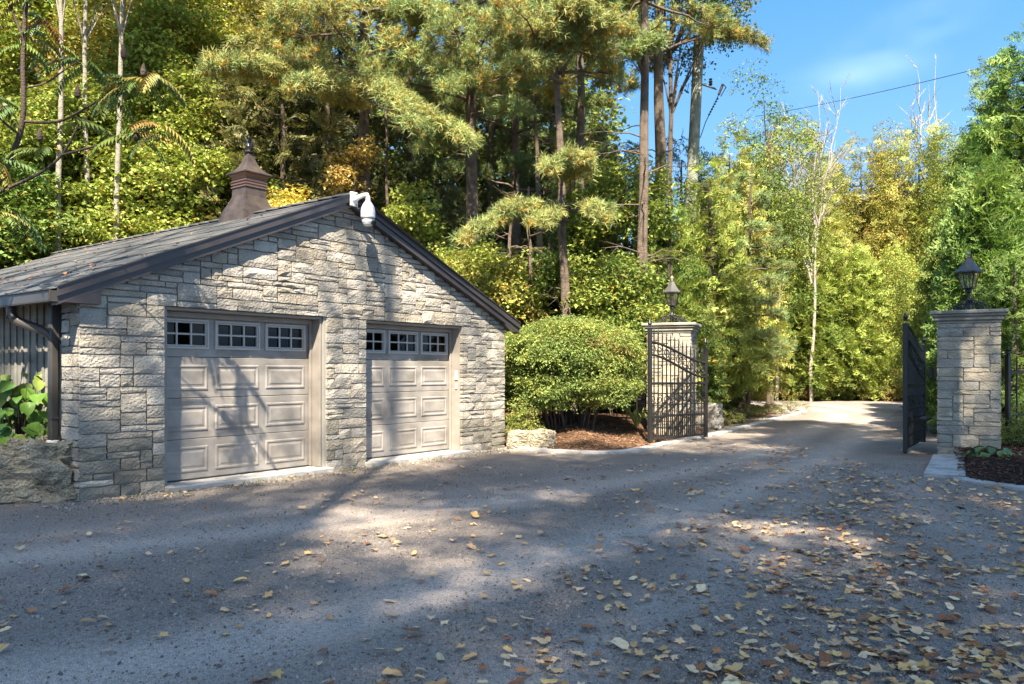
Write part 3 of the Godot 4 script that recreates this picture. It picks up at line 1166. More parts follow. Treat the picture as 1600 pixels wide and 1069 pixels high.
func build_cupola(g: Node3D) -> void:
	var c := Node3D.new()
	c.name = "cupola"
	g.add_child(c)
	c.position = Vector3(4.0, 0, -2.55)
	c.rotation.y = PI / 4
	var k := sqrt(2.0) * 0.8
	var body := MB.new()
	body.lathe([Vector2(0.50 * k, 3.95), Vector2(0.40 * k, 4.25), Vector2(0.30 * k, 4.42), Vector2(0.255 * k, 4.52), Vector2(0.25 * k, 4.66)], 4, Vector3.ZERO, 0.0, true)
	put("flared_base", body, M.copper, c)
	for j in 3:
		var b := MB.new()
		var y := 4.655 + j * 0.05
		b.lathe([Vector2(0.24 * k, y), Vector2(0.272 * k, y + 0.006), Vector2(0.272 * k, y + 0.028), Vector2(0.24 * k, y + 0.034)], 4, Vector3.ZERO, 0.0, true)
		b.lathe([Vector2(0.243 * k, y + 0.03), Vector2(0.243 * k, y + 0.055)], 4, Vector3.ZERO, 0.0, true)
		put("copper_band", b, M.copper_bright, c)
	var cove := MB.new()
	cove.lathe([Vector2(0.25 * k, 4.80), Vector2(0.265 * k, 4.84), Vector2(0.31 * k, 4.895)], 4, Vector3.ZERO, 0.0, true)
	put("cove", cove, M.copper_bright, c)
	var cap := MB.new()
	cap.lathe([Vector2(0.31 * k, 4.885), Vector2(0.345 * k, 4.895), Vector2(0.345 * k, 4.915), Vector2(0.24 * k, 4.965), Vector2(0.165 * k, 5.04), Vector2(0.11 * k, 5.13), Vector2(0.075 * k, 5.22), Vector2(0.06 * k, 5.27), Vector2(0, 5.275)], 4, Vector3.ZERO, 0.0, true)
	put("cap", cap, M.copper, c)
	var fin := MB.new()
	fin.lathe([Vector2(0.05, 5.27), Vector2(0.09, 5.30), Vector2(0.05, 5.34), Vector2(0.07, 5.40), Vector2(0.05, 5.46), Vector2(0.0, 5.56)], 8)
	for i in 22:
		var a := rf(0, TAU)
		var y := rf(5.30, 5.48)
		var d := Vector3(cos(a), rf(0.4, 1.4), sin(a)).normalized()
		fin.tube([Vector3(0, y, 0), Vector3(0, y, 0) + d * 0.08, Vector3(0, y, 0) + d * rf(0.12, 0.17) + Vector3(0, 0.03, 0)], [0.014, 0.02, 0.003], 4)
	put("leaf_finial", fin, M.iron, c)


func build_camera_unit() -> void:
	# a white dome camera on an arm at the gable's peak
	var base := Vector3(-4.955, 0, -9.07) + U * 3.98
	var t := thing("security_camera", "white dome security camera on a bracket arm at the garage peak", "security camera", base + Vector3(0.797, 0, 0.604) * 0.148, atan2(0.797, 0.604))
	var p := MB.new()
	p.box(Vector3(0, 4.13, 0.015), Vector3(0.15, 0.22, 0.03), 0.01)
	put("mounting_plate", p, M.white, t)
	var a := MB.new()
	a.tube([Vector3(0, 4.12, 0.02), Vector3(0.03, 4.155, 0.08), Vector3(0.08, 4.19, 0.15), Vector3(0.11, 4.195, 0.19), Vector3(0.12, 4.16, 0.2), Vector3(0.12, 4.06, 0.2)], [0.055, 0.038, 0.032, 0.033, 0.036, 0.04], 10)
	put("arm", a, M.white, t)
	var h := MB.new()
	h.lathe([Vector2(0.0, 3.83), Vector2(0.10, 3.83), Vector2(0.11, 3.85), Vector2(0.112, 3.93), Vector2(0.10, 4.0), Vector2(0.075, 4.05), Vector2(0.05, 4.085), Vector2(0, 4.09)], 20, Vector3(0.12, 0, 0.2))
	put("housing", h, M.white, t)
	var b := MB.new()
	b.lathe([Vector2(0, 3.715), Vector2(0.05, 3.72), Vector2(0.075, 3.74), Vector2(0.092, 3.775), Vector2(0.098, 3.82), Vector2(0.098, 3.832)], 20, Vector3(0.12, 0, 0.2))
	put("ball", b, M.white, t)
	var rg := MB.new()
	rg.lathe([Vector2(0.099, 3.822), Vector2(0.106, 3.824), Vector2(0.106, 3.834), Vector2(0.099, 3.836)], 20, Vector3(0.12, 0, 0.2))
	put("seam_ring", rg, M.iron_grey, t)
	var l := MB.new()
	var lp := Vector3(0.14, 3.765, 0.285)
	l.tube([lp, lp + Vector3(0.005, -0.012, 0.03)], [0.038, 0.034], 14)
	put("lens", l, M.lens, t)
	var cb := MB.new()
	cb.tube([Vector3(0.03, 4.08, 0.02), Vector3(0.05, 3.98, 0.06), Vector3(0.08, 4.0, 0.1), Vector3(0.1, 4.12, 0.16)], [0.008, 0.008, 0.008, 0.008], 5)
	put("cable", cb, M.iron, t)


# ---------- gate pillars, lamps, gates, fences ----------
func build_pillar(label: String, at: Vector3, turn: float) -> Node3D:
	var t := thing("gate_pillar", label, "pillar", at, turn, "stone pillars at the gateway")
	var w := 0.96
	var h := 2.34
	var core := MB.new()
	core.box(Vector3(0, h / 2 - 0.1, 0), Vector3(w - 0.054, h + 0.2, w - 0.054))
	put("core", core, M.mortar, t)
	for k in 4:
		var b := Basis(Vector3.UP, k * PI / 2)
		var o: Vector3 = b * Vector3(-w / 2, 0, w / 2 - 0.004)
		lay(ashlar(w, h, 0.08, 0.078, func(_x, _y): return true), t, M.tan_stone, 0.014, Transform3D(b, o))
	for c in [[2.335, 0.05, 0.02], [2.385, 0.07, 0.05], [2.455, 0.045, 0.085], [2.50, 0.065, 0.115]]:
		var m := MB.new()
		m.box(Vector3(0, c[0] + c[1] / 2, 0), Vector3(w + 2 * c[2], c[1] - 0.001, w + 2 * c[2]), 0.014)
		put("cap_moulding", m, M.cap, t)
	return t


func scroll_pts(mid: Vector3, r: float, turns: float, start: float, b: Basis, sgn := 1.0) -> Array:
	var p := []
	var n := int(turns * 14)
	for i in n + 1:
		var t := float(i) / n
		var a := start + sgn * TAU * turns * t
		var q := r * (1.0 - 0.78 * t)
		p.append(mid + b * Vector3(cos(a) * q, sin(a) * q, 0))
	return p


func even(n: int, r: float) -> Array:
	var a := []
	for i in n:
		a.append(r)
	return a


func build_lamp(label: String, at: Vector3, turn: float) -> void:
	var t := thing("gate_lamp", label, "lamp", at, turn, "lanterns on the gate pillars")
	var base := MB.new()
	base.lathe([Vector2(0.10, 0), Vector2(0.10, 0.02), Vector2(0.045, 0.05), Vector2(0.035, 0.14), Vector2(0.05, 0.2), Vector2(0.028, 0.26), Vector2(0.03, 0.33), Vector2(0.06, 0.36), Vector2(0.05, 0.40), Vector2(0.095, 0.415), Vector2(0.0, 0.416)], 10)
	put("stem", base, M.iron, t)
	for k in 6:
		var b := Basis(Vector3.UP, k * TAU / 6 + 0.3)
		var s := MB.new()
		var p := scroll_pts(b * Vector3(0.21, 0.085, 0), 0.075, 1.5, 0.4, b)
		s.tube(p, even(p.size(), 0.011), 5)
		p = scroll_pts(b * Vector3(0.095, 0.16, 0), 0.06, 1.3, 3.6, b, -1.0)
		s.tube(p, even(p.size(), 0.010), 5)
		p = scroll_pts(b * Vector3(0.30, 0.05, 0), 0.04, 1.2, 2.6, b, -1.0)
		s.tube(p, even(p.size(), 0.009), 5)
		put("scroll", s, M.iron, t)
	for k in 6:
		var a0 := TAU * k / 6
		var a1 := TAU * (k + 1) / 6
		var lo := 0.095
		var hi := 0.185
		var f := MB.new()
		f.tube([Vector3(cos(a0) * lo, 0.415, sin(a0) * lo), Vector3(cos(a0) * hi, 0.72, sin(a0) * hi)], [0.010, 0.010], 4)
		for y in [[0.42, lo + 0.002], [0.715, hi]]:
			f.tube([Vector3(cos(a0) * y[1], y[0], sin(a0) * y[1]), Vector3(cos(a1) * y[1], y[0], sin(a1) * y[1])], [0.010, 0.010], 4)
		put("lantern_bar", f, M.iron, t)
		var p := MB.new()
		p.quad(Vector3(cos(a0) * lo, 0.42, sin(a0) * lo), Vector3(cos(a0) * hi, 0.715, sin(a0) * hi), Vector3(cos(a1) * hi, 0.715, sin(a1) * hi), Vector3(cos(a1) * lo, 0.42, sin(a1) * lo))
		put("lantern_pane", p, M.lamp_glass, t)
	var bulb := MB.new()
	for k in 3:
		var a := TAU * k / 3
		bulb.lathe([Vector2(0.013, 0.43), Vector2(0.013, 0.52), Vector2(0.0, 0.52)], 8, Vector3(cos(a) * 0.04, 0, sin(a) * 0.04))
		bulb.lathe([Vector2(0.008, 0.52), Vector2(0.015, 0.55), Vector2(0.006, 0.59), Vector2(0.0, 0.60)], 8, Vector3(cos(a) * 0.04, 0, sin(a) * 0.04))
	put("candle_holder", bulb, M.iron_grey, t)
	var r := MB.new()
	r.lathe([Vector2(0.19, 0.715), Vector2(0.225, 0.70), Vector2(0.23, 0.72), Vector2(0.17, 0.775), Vector2(0.115, 0.84), Vector2(0.075, 0.91), Vector2(0.05, 0.96), Vector2(0.055, 0.97), Vector2(0.0, 0.975)], 6, Vector3.ZERO, 0.0, true)
	put("lantern_roof", r, M.iron_grey, t)
	var fi := MB.new()
	fi.lathe([Vector2(0.02, 0.97), Vector2(0.03, 0.99), Vector2(0.016, 1.005), Vector2(0.038, 1.03), Vector2(0.03, 1.055), Vector2(0.0, 1.10)], 8)
	put("finial", fi, M.cap, t)


func spear(mb: MB, x: float, y: float, s := 1.0) -> void:
	mb.lathe([Vector2(0.008, y), Vector2(0.02 * s, y + 0.03 * s), Vector2(0.0, y + 0.12 * s)], 4, Vector3(x, 0, 0), 0.0, true)


func build_gate(label: String, hinge: Vector3, free_end: Vector3) -> void:
	var dir := free_end - hinge
	var L := dir.length()
	var t := thing("iron_gate", label, "gate", hinge, atan2(-dir.z, dir.x), "wrought iron gate leaves")
	var upper := func(x): return lerpf(1.68, 2.10, smoothstep(0.0, 1.0, x / L) * 0.8 + 0.2 * x / L)
	var lower := func(x): return lerpf(1.36, 1.84, smoothstep(0.0, 1.0, x / L) * 0.8 + 0.2 * x / L)
	for s in [[0.0, 2.0], [L, 2.34]]:
		var m := MB.new()
		m.box(Vector3(s[0], s[1] / 2 + 0.04, 0), Vector3(0.075, s[1] - 0.04, 0.075), 0.006)
		m.lathe([Vector2(0.03, s[1] + 0.06), Vector2(0.055, s[1] + 0.07), Vector2(0.03, s[1] + 0.09), Vector2(0.045, s[1] + 0.13), Vector2(0.0, s[1] + 0.22)], 8, Vector3(s[0], 0, 0))
		put("stile", m, M.iron, t)
	for y in [0.12, 0.34, 0.57, 0.80, 1.04, 1.24]:
		var m := MB.new()
		var hh := 0.045 if y in [0.12, 0.57, 1.24] else 0.022
		m.box(Vector3(L / 2, y, 0), Vector3(L - 0.076, hh, 0.032), 0.004)
		put("rail", m, M.iron, t)
	for f in [[upper, 0.026], [lower, 0.026]]:
		var p := []
		for i in 17:
			var x: float = lerpf(0.04, L - 0.04, i / 16.0)
			p.append(Vector3(x, f[0].call(x), 0))
		var m := MB.new()
		m.tube(p, even(17, f[1]), 6)
		put("curved_rail", m, M.iron, t)
	var n := 13
	for i in n:
		var x: float = L * (i + 1.0) / (n + 1.0)
		var m := MB.new()
		var yt: float = upper.call(x) + 0.20
		m.box(Vector3(x, (0.12 + yt) / 2, 0.002), Vector3(0.02, yt - 0.12, 0.02))
		spear(m, x, yt)
		put("picket", m, M.iron, t)
		var d := MB.new()
		var xs: float = x - L * 0.5 / (n + 1.0)
		d.box(Vector3(xs, 0.36, 0.0), Vector3(0.016, 0.48, 0.016))
		spear(d, xs, 0.60, 0.8)
		put("short_picket", d, M.iron, t)
	for i in 9:
		var x: float = L * (i + 0.5) / 9.0
		var mid: float = (upper.call(x) + lower.call(x)) / 2.0
		var m := MB.new()
		var p := scroll_pts(Vector3(x, mid, 0.0), 0.125, 1.6, 0.6 + i, Basis(), 1.0 if i % 2 else -1.0)
		m.tube(p, even(p.size(), 0.011), 5)
		put("scroll", m, M.iron, t)
		m = MB.new()
		p = scroll_pts(Vector3(x, 0.92, 0.0), 0.10, 1.5, 2.0 + i, Basis(), -1.0 if i % 2 else 1.0)
		m.tube(p, even(p.size(), 0.010), 5)
		put("scroll", m, M.iron, t)
	var b := MB.new()
	b.box(Vector3(L - 0.35, 0.06, 0.05), Vector3(0.1, 0.12, 0.05), 0.006)
	b.tube([Vector3(L - 0.12, 0.08, 0.045), Vector3(L - 0.12, 0.7, 0.045)], [0.014, 0.014], 6)
	put("drop_bolt", b, M.iron, t)


func build_fence(label: String, a: Vector3, dir: Vector3, length: float, gap: float, h: float) -> void:
	var t := thing("iron_fence", label, "fence", a, atan2(-dir.z, dir.x))
	for y in [0.18, 0.62, h - 0.22]:
		var m := MB.new()
		m.box(Vector3(length / 2, y, 0), Vector3(length, 0.035, 0.03), 0.004)
		put("rail", m, M.iron, t)
	var n := int(length / gap)
	for i in n + 1:
		var m := MB.new()
		m.box(Vector3(i * gap, h / 2, 0.001), Vector3(0.02, h, 0.02))
		spear(m, i * gap, h)
		put("picket", m, M.iron, t)
	var x := 0.0
	while x <= length + 0.01:
		var m := MB.new()
		m.box(Vector3(x, (h + 0.1) / 2, 0), Vector3(0.075, h + 0.1, 0.075), 0.006)
		m.lathe([Vector2(0.03, h + 0.1), Vector2(0.05, h + 0.12), Vector2(0.025, h + 0.15), Vector2(0.04, h + 0.19), Vector2(0, h + 0.27)], 8, Vector3(x, 0, 0))
		put("post", m, M.iron, t)
		x += 2.3


func build_gateway() -> void:
	rng.seed = 71
	var lp := Vector3(3.62, 0, -17.95)
	var rp := Vector3(8.2, 0, -14.25)
	build_pillar("left stone gate pillar, partly behind the open iron gate leaf", lp, deg_to_rad(-20))
	build_pillar("right stone gate pillar, tan blocks in shade with a sunlit foot", rp, deg_to_rad(-30))
	build_lamp("black lantern on the left pillar, the smaller looking of the two", lp + Vector3(0, 2.565, 0), 0.2)
	build_lamp("black lantern with scrolled foot on the right pillar", rp + Vector3(0, 2.565, 0), 0.5)
	build_gate("iron gate leaf folded open in front of the left pillar", Vector3(4.24, 0, -17.38), Vector3(2.8, 0, -16.12))
	build_gate("iron gate leaf seen nearly edge-on beside the right pillar", Vector3(8.38, 0, -16.15), Vector3(7.04, 0, -14.2))
	# hinge arms and the opener box between the right leaf and its pillar
	var o := thing("gate_opener", "dark gate opener arm with rounded cover low on the right pillar", "gate opener", Vector3(7.62, 0.62, -14.95))
	var m := MB.new()
	m.box(Vector3(0.12, 0.0, 0.12), Vector3(0.42, 0.075, 0.15), 0.03, Basis(Vector3.UP, 0.9))
	put("cover", m, M.iron_grey, o)
	m = MB.new()
	m.box(Vector3(-0.02, 0.1, -0.3), Vector3(0.05, 0.05, 0.7), 0.006, Basis(Vector3.UP, -0.5))
	m.tube([Vector3(0.14, -0.03, 0.1), Vector3(0.14, -0.2, 0.1), Vector3(0.2, -0.24, 0.02)], [0.008, 0.008, 0.008], 5)
	put("arm", m, M.iron, o)
	var h := thing("gate_bracket", "black hinge bracket joining the right gate leaf to its pillar", "bracket", Vector3(7.95, 1.47, -15.2))
	m = MB.new()
	m.box(Vector3(0.05, 0.0, 0.12), Vector3(0.06, 0.22, 0.9), 0.006, Basis(Vector3.UP, -0.55))
	put("plate", m, M.iron, h)
	build_fence("black iron picket fence running right from the right pillar", Vector3(9.0, 0.08, -14.4), Vector3(0.9, 0, -0.35).normalized(), 6.9, 0.23, 1.62)
	build_fence("low black picket fence behind the round shrub", Vector3(3.15, 0.22, -18.5), Vector3(-0.93, 0, -0.36).normalized(), 4.6, 0.24, 1.02)


# ---------- stones and small plants ----------
func boulder_mesh(size: Vector3, sd: int, rough: float, flat := 0.7) -> MB:
	var f := FastNoiseLite.new()
	f.seed = sd
	f.frequency = 1.3
	f.fractal_octaves = 4
	var rows := []
	for j in 33:
		var row := []
		for i in 49:
			var th := PI * (1.0 - j / 32.0)
			var ph := TAU * i / 48.0
			var d := Vector3(sin(th) * cos(ph), cos(th), -sin(th) * sin(ph))
			# between a ball and a block
			var q := Vector3(signf(d.x) * pow(absf(d.x), flat), signf(d.y) * pow(absf(d.y), flat), signf(d.z) * pow(absf(d.z), flat))
			var k := maxf(absf(q.x), maxf(absf(q.y), absf(q.z)))
			q = q.lerp(q / k, 0.45)
			var e := 1.0 + rough * f.get_noise_3dv(d * 1.4) + rough * 0.5 * f.get_noise_3dv(d * 4.5) + rough * 0.45 * absf(f.get_noise_3dv(d * 7.0)) + 0.012 * f.get_noise_3dv(d * 30.0)
			row.append(q * size * 0.5 * e)
		rows.append(row)
	var mb := MB.new()
	for j in 32:
		for i in 48:
			if (i + j) % 2:
				mb.tri(rows[j][i], rows[j][i + 1], rows[j + 1][i + 1])
				mb.tri(rows[j][i], rows[j + 1][i + 1], rows[j + 1][i])
			else:
				mb.tri(rows[j][i], rows[j][i + 1], rows[j + 1][i])
				mb.tri(rows[j][i + 1], rows[j + 1][i + 1], rows[j + 1][i])
	return mb


func build_stones() -> void:
	for s in [
		["boulder", "large rough tan boulder beside the left corner of the garage", Vector3(-5.72, 0.27, -9.42), Vector3(1.36, 0.84, 0.9), 5, 0.35],
		["boulder", "low weathered stone block at the right foot of the garage", Vector3(0.16, 0.12, -15.45), Vector3(0.5, 0.44, 0.5), 6, 0.18],
		["boulder", "rounded tan stone at the tip of the left mulch bed", Vector3(0.6, 0.12, -15.3), Vector3(0.44, 0.48, 0.46), 7, 0.25],
		["boulder", "dark grey boulder just right of the left gate pillar", Vector3(5.0, 0.25, -20.6), Vector3(0.75, 0.8, 0.8), 8, 0.3],
		["boulder", "small pale stone among plants at the far end of the kerb", Vector3(9.5, 0.12, -28.8), Vector3(0.6, 0.35, 0.5), 9, 0.3]]:
		var o := put(s[0], boulder_mesh(s[3], s[4], s[5], 0.75), M.boulder)
		o.position = s[2]
		o.rotation.y = 0.6 if s[4] == 5 else s[4] * 1.3
		if s[4] == 5:
			o.rotation.y = 0.12
		tag(o, s[1], "boulder")
		if s[4] == 8:
			o.material_override = M.stone[5]


func big_leaf(sd: int) -> ArrayMesh:
	rng.seed = sd
	var mb := MB.new()
	var rows := []
	for j in 7:
		var t := j / 6.0
		var w := 0.5 * pow(sin(PI * pow(t * 0.97 + 0.02, 0.75)), 0.8)
		var row := []
		for i in 5:
			var u := (i - 2) / 2.0
			row.append(Vector3(u * w, -0.35 * t * t + 0.38 * absf(u) * w * (1.0 - 0.5 * t) + 0.03 * sin(t * 24.0) * absf(u), -t))
		rows.append(row)
	mb.sheet(rows)
	return mb.mesh()


func leafy_plant(called: String, label: String, category: String, at: Vector3, n: int, r: float, h: float, l: Vector2, cols: Array, group := "") -> void:
	var t := thing(called, label, category, at, 0.0, group)
	var kinds := [big_leaf(1), big_leaf(2)]
	var stems := MB.new()
	var mats := []
	for c in cols:
		var m := leaf_mat(0.5, 0.4)
		m.albedo_color = lin(c.r, c.g, c.b)
		mats.append(m)
	rng.seed = int(absf(at.x) * 100) + n
	for i in n:
		var a := rf(0, TAU)
		var k := sqrt(rf(0.0, 1.0))
		var top := Vector3(cos(a) * r * k, h * (1.0 - 0.75 * k * k) * rf(0.55, 1.05), sin(a) * r * k)
		if i % 2 == 0:
			stems.tube([Vector3(top.x * 0.2, 0, top.z * 0.2), top * Vector3(0.6, 0.6, 0.6), top], [0.008, 0.006, 0.004], 4, false)
		var o := put("leaf", kinds[i % 2], mats[rng.randi() % mats.size()], t)
		var s := rf(l.x, l.y)
		o.transform = Transform3D(Basis(Vector3.UP, -a - PI / 2 + rf(-0.7, 0.7)) * Basis(Vector3.RIGHT, rf(-1.1, -0.1)) * Basis(Vector3.BACK, rf(-0.4, 0.4)) * Basis.from_scale(Vector3(s * 0.95, s, s)), top)
	put("stems", stems, M.bark_dark, t)


func small_bush(called: String, label: String, category: String, at: Vector3, r: float, h: float, n: int, spray: Mesh, ca: Color, cb: Color, group := "") -> void:
	var t := thing(called, label, category, at, 0.0, group)
	var where := []
	var tints := PackedColorArray()
	for i in n:
		var a := rf(0, TAU)
		var k := sqrt(rf(0, 1))
		var p := Vector3(cos(a) * r * k, h * rf(0.1, 1.0) * sqrt(maxf(0.05, 1.0 - k * k)), sin(a) * r * k)
		where.append(Transform3D(Basis.from_euler(Vector3(rf(-0.6, 0.6), rf(0, TAU), rf(-0.6, 0.6))) * rf(0.3, 0.6), p))
		tints.append(ca.lerp(cb, rf(0, 1)) * rf(0.7, 1.3))
	many("foliage", spray, M.leaf, where, tints, t)
	var st := MB.new()
	for i in 7:
		var a := rf(0, TAU)
		st.tube([Vector3(0, -0.05, 0), Vector3(cos(a) * r * 0.6, h * 0.7, sin(a) * r * 0.6)], [0.01, 0.004], 4, false)
	put("stems", st, M.bark_dark, t)


func grass_tufts(parent: Node, list: Array, hgt: float, ca: Color, cb: Color) -> void:
	var mb := MB.new()
	mb.tint = Color(0.5, 0.5, 0.5)
	for i in 9:
		var a := rf(0, TAU)
		var d := Vector3(cos(a), 0, sin(a))
		var s := Vector3(-d.z, 0, d.x) * 0.03
		var p := d * 0.1
		mb.tri(p - s, p + s, p + d * rf(0.2, 0.6) + Vector3(0, rf(0.6, 1.1), 0))
	var where := []
	var tints := PackedColorArray()
	for p in list:
		where.append(Transform3D(Basis(Vector3.UP, rf(0, 6.3)) * (hgt * rf(0.5, 1.3)), p))
		tints.append(ca.lerp(cb, rf(0, 1)) * rf(0.7, 1.2))
	many("grass", mb.mesh(), M.leaf, where, tints, parent)


# ---------- trees ----------
var SPRAY := {}


func limb(a: Vector3, b: Vector3, lift: float, n: int, wob: float) -> Array:
	var p := []
	for i in n + 1:
		var t := float(i) / n
		var q := a.lerp(b, t) + Vector3(0, lift * 4.0 * t * (1.0 - t), 0)
		if i > 0 and i < n:
			q += Vector3(rf(-wob, wob), rf(-wob, wob), rf(-wob, wob))
		p.append(q)
	return p


func taper(n: int, a: float, b: float) -> Array:
	var r := []
	for i in n:
		r.append(lerpf(a, b, float(i) / (n - 1)))
	return r


# broadleaf tree: crown of leaf sprays round clump centres
func broadleaf(label: String, at: Vector3, h: float, y0: float, y1: float, r: float, tr: float, bark: Material, ca: Color, cb: Color, clumps: int, per: int, spray: String, lean := Vector3.ZERO, called := "tree", size := 1.0, odd := Color(0, 0, 0, 0)) -> Node3D:
	var t := thing(called, label, "tree", at)
	var w := MB.new()
	var n := 8
	var pts := []
	var mid_h := lerpf(y0, y1, 0.75)
	for i in n + 1:
		var k := float(i) / n
		pts.append(Vector3(rf(-0.05, 0.05) * h * 0.12 * k, -0.15 + (mid_h + 0.15) * k, rf(-0.05, 0.05) * h * 0.12 * k) + lean * k)
	var rad := taper(n + 1, tr, tr * 0.35)
	rad[0] = tr * 1.35
	w.tube(pts, rad, 9, false)
	var where := []
	var tints := PackedColorArray()
	for c in clumps:
		var d := rdir()
		var rr := pow(rf(0.05, 1.0), 0.45)
		var yy := lerpf(y0, y1, 0.5 + 0.5 * d.y * rr)
		# widest a third of the way up
		var k := (yy - y0) / (y1 - y0)
		var wide := r * (0.35 + 0.65 * sin(PI * clampf(0.15 + 0.8 * k, 0, 1)))
		var hd := Vector2(d.x, d.z).normalized() * rr * wide * sqrt(1.0 - 0.5 * d.y * d.y)
		var p := Vector3(hd.x, yy, hd.y) + lean * minf(1.0, yy / mid_h)
		var cr := rf(0.5, 1.05) * (0.5 + r * 0.24) * size
		var cc := ca.lerp(cb, clampf(rf(-0.2, 1.2), 0, 1))
		if odd.a > 0 and rf(0, 1) < odd.a:
			cc = Color(odd.r, odd.g, odd.b)
		if c % 2 == 0:
			var from: Vector3 = pts[clampi(int(n * clampf((yy - 1.5) / mid_h, 0.25, 0.95)), 1, n)]
			w.tube(limb(from, p, 0.05 * p.distance_to(from), 4, 0.05), taper(5, tr * 0.28, 0.008), 4, false)
		for i in per:
			var o := rdir() * pow(rf(0.1, 1.0), 0.5) * cr
			o.y *= 0.7
			where.append(Transform3D(Basis.from_euler(Vector3(rf(-0.45, 0.45), rf(0, TAU), rf(-0.45, 0.45))) * (rf(0.7, 1.25) * size), p + o))
			tints.append(cc * rf(0.72, 1.28))
	put("trunk", w, bark, t)
	many("crown", SPRAY[spray], M.leaf, where, tints, t)
	return t


# a bough of long-needled pine: adds wood to w and shoots to the lists
func bough(w: MB, where: Array, tints: PackedColorArray, a: Vector3, b: Vector3, lift: float, r0: float, bare: float, width: float, shoots: int, ca: Color, cb: Color, size := 1.0) -> void:
	var p := limb(a, b, lift, 7, 0.04)
	w.tube(p, taper(8, r0, 0.008), 5, false)
	var along := (b - a)
	var side := along.cross(Vector3.UP).normalized()
	var ln := along.length()
	for i in shoots:
		var t := lerpf(bare, 1.0, pow(rf(0, 1), 0.8))
		var k := t * 7.0
		var q: Vector3 = p[mini(int(k), 6)].lerp(p[mini(int(k) + 1, 7)], k - int(k))
		var reach := width * (1.05 - 0.6 * t) * rf(-1, 1)
		var out := (side * reach + along.normalized() * absf(reach) * 0.7 + Vector3(0, rf(-0.12, 0.3) * width, 0))
		var e := q + out
		if i % 3 == 0:
			w.tube([q, q + out * 0.6 + Vector3(0, -0.03, 0), e], [0.010, 0.007, 0.004], 3, false)
		var d := (out.normalized() * 0.6 + along.normalized() * 0.5 + Vector3(0, rf(0.2, 0.8), 0) + rdir() * 0.35).normalized()
		var s := rf(0.75, 1.2) * size
		where.append(Transform3D(Basis(Quaternion(Vector3.UP, d)) * Basis(Vector3.UP, rf(0, TAU)) * s, e))
		tints.append(ca.lerp(cb, rf(0, 1)) * rf(0.7, 1.3))


func pine(label: String, at: Vector3, h: float, crown: float, tr: float, reach: float, bark: Material, ca: Color, cb: Color, whorls: int, shoots: int, lean: Vector3, extra: Array, dead: int, tuft := "tuft", called := "pine_tree") -> Node3D:
	var t := thing(called, label, "tree", at)
	var w := MB.new()
	var pts := []
	for i in 13:
		var k := i / 12.0
		pts.append(Vector3(rf(-0.05, 0.05), -0.15 + (h + 0.15) * k, rf(-0.05, 0.05)) + lean * k)
	var rad := taper(13, tr, 0.03)
	rad[0] = tr * 1.3
	w.tube(pts, rad, 10, false)
	var at_h := func(y: float) -> Vector3:
		return Vector3(0, y, 0) + lean * y / h
	var where := []
	var tints := PackedColorArray()
	for i in whorls:
		var k := (i + rf(0, 0.6)) / whorls
		var y := lerpf(crown, h, k)
		var n := 4 if k < 0.8 else 3
		var a0 := rf(0, TAU)
		for j in n:
			var a := a0 + TAU * j / n + rf(-0.4, 0.4)
			var ln := reach * (1.0 - 0.72 * k) * rf(0.65, 1.15)
			var from: Vector3 = at_h.call(y)
			var to := from + Vector3(cos(a) * ln, rf(-0.15, 0.25) * ln, sin(a) * ln)
			bough(w, where, tints, from, to, rf(-0.03, 0.08) * ln, 0.035 * (1.2 - k) + 0.008, 0.35, 0.32 * ln, int(shoots * (0.4 + ln / reach)), ca, cb)
	for i in dead:
		var y := rf(crown * 0.25, crown * 1.02)
		var a := rf(0, TAU)
		var ln := rf(0.5, 2.0) * reach / 3.0
		var from: Vector3 = at_h.call(y)
		var to := from + Vector3(cos(a) * ln, rf(-0.25, 0.25) * ln, sin(a) * ln)
		var p := limb(from, to, 0.08 * ln, 5, 0.05)
		w.tube(p, taper(6, 0.022, 0.004), 4, false)
		for j in 3:
			var q: Vector3 = p[2 + j]
			w.tube(limb(q, q + (to - from).normalized() * ln * 0.25 + rdir() * ln * 0.22, 0.02, 2, 0.02), [0.009, 0.006, 0.003], 3, false)
	for e in extra:
		# from, to (world), bare share, width, shoots
		bough(w, where, tints, e[0] - at, e[1] - at, e[2], 0.05, e[3], e[4], e[5], ca, cb, e[6] if e.size() > 6 else 1.0)
	put("trunk", w, bark, t)
	if where.size():
		many("crown", SPRAY[tuft], M.needle, where, tints, t)
	return t


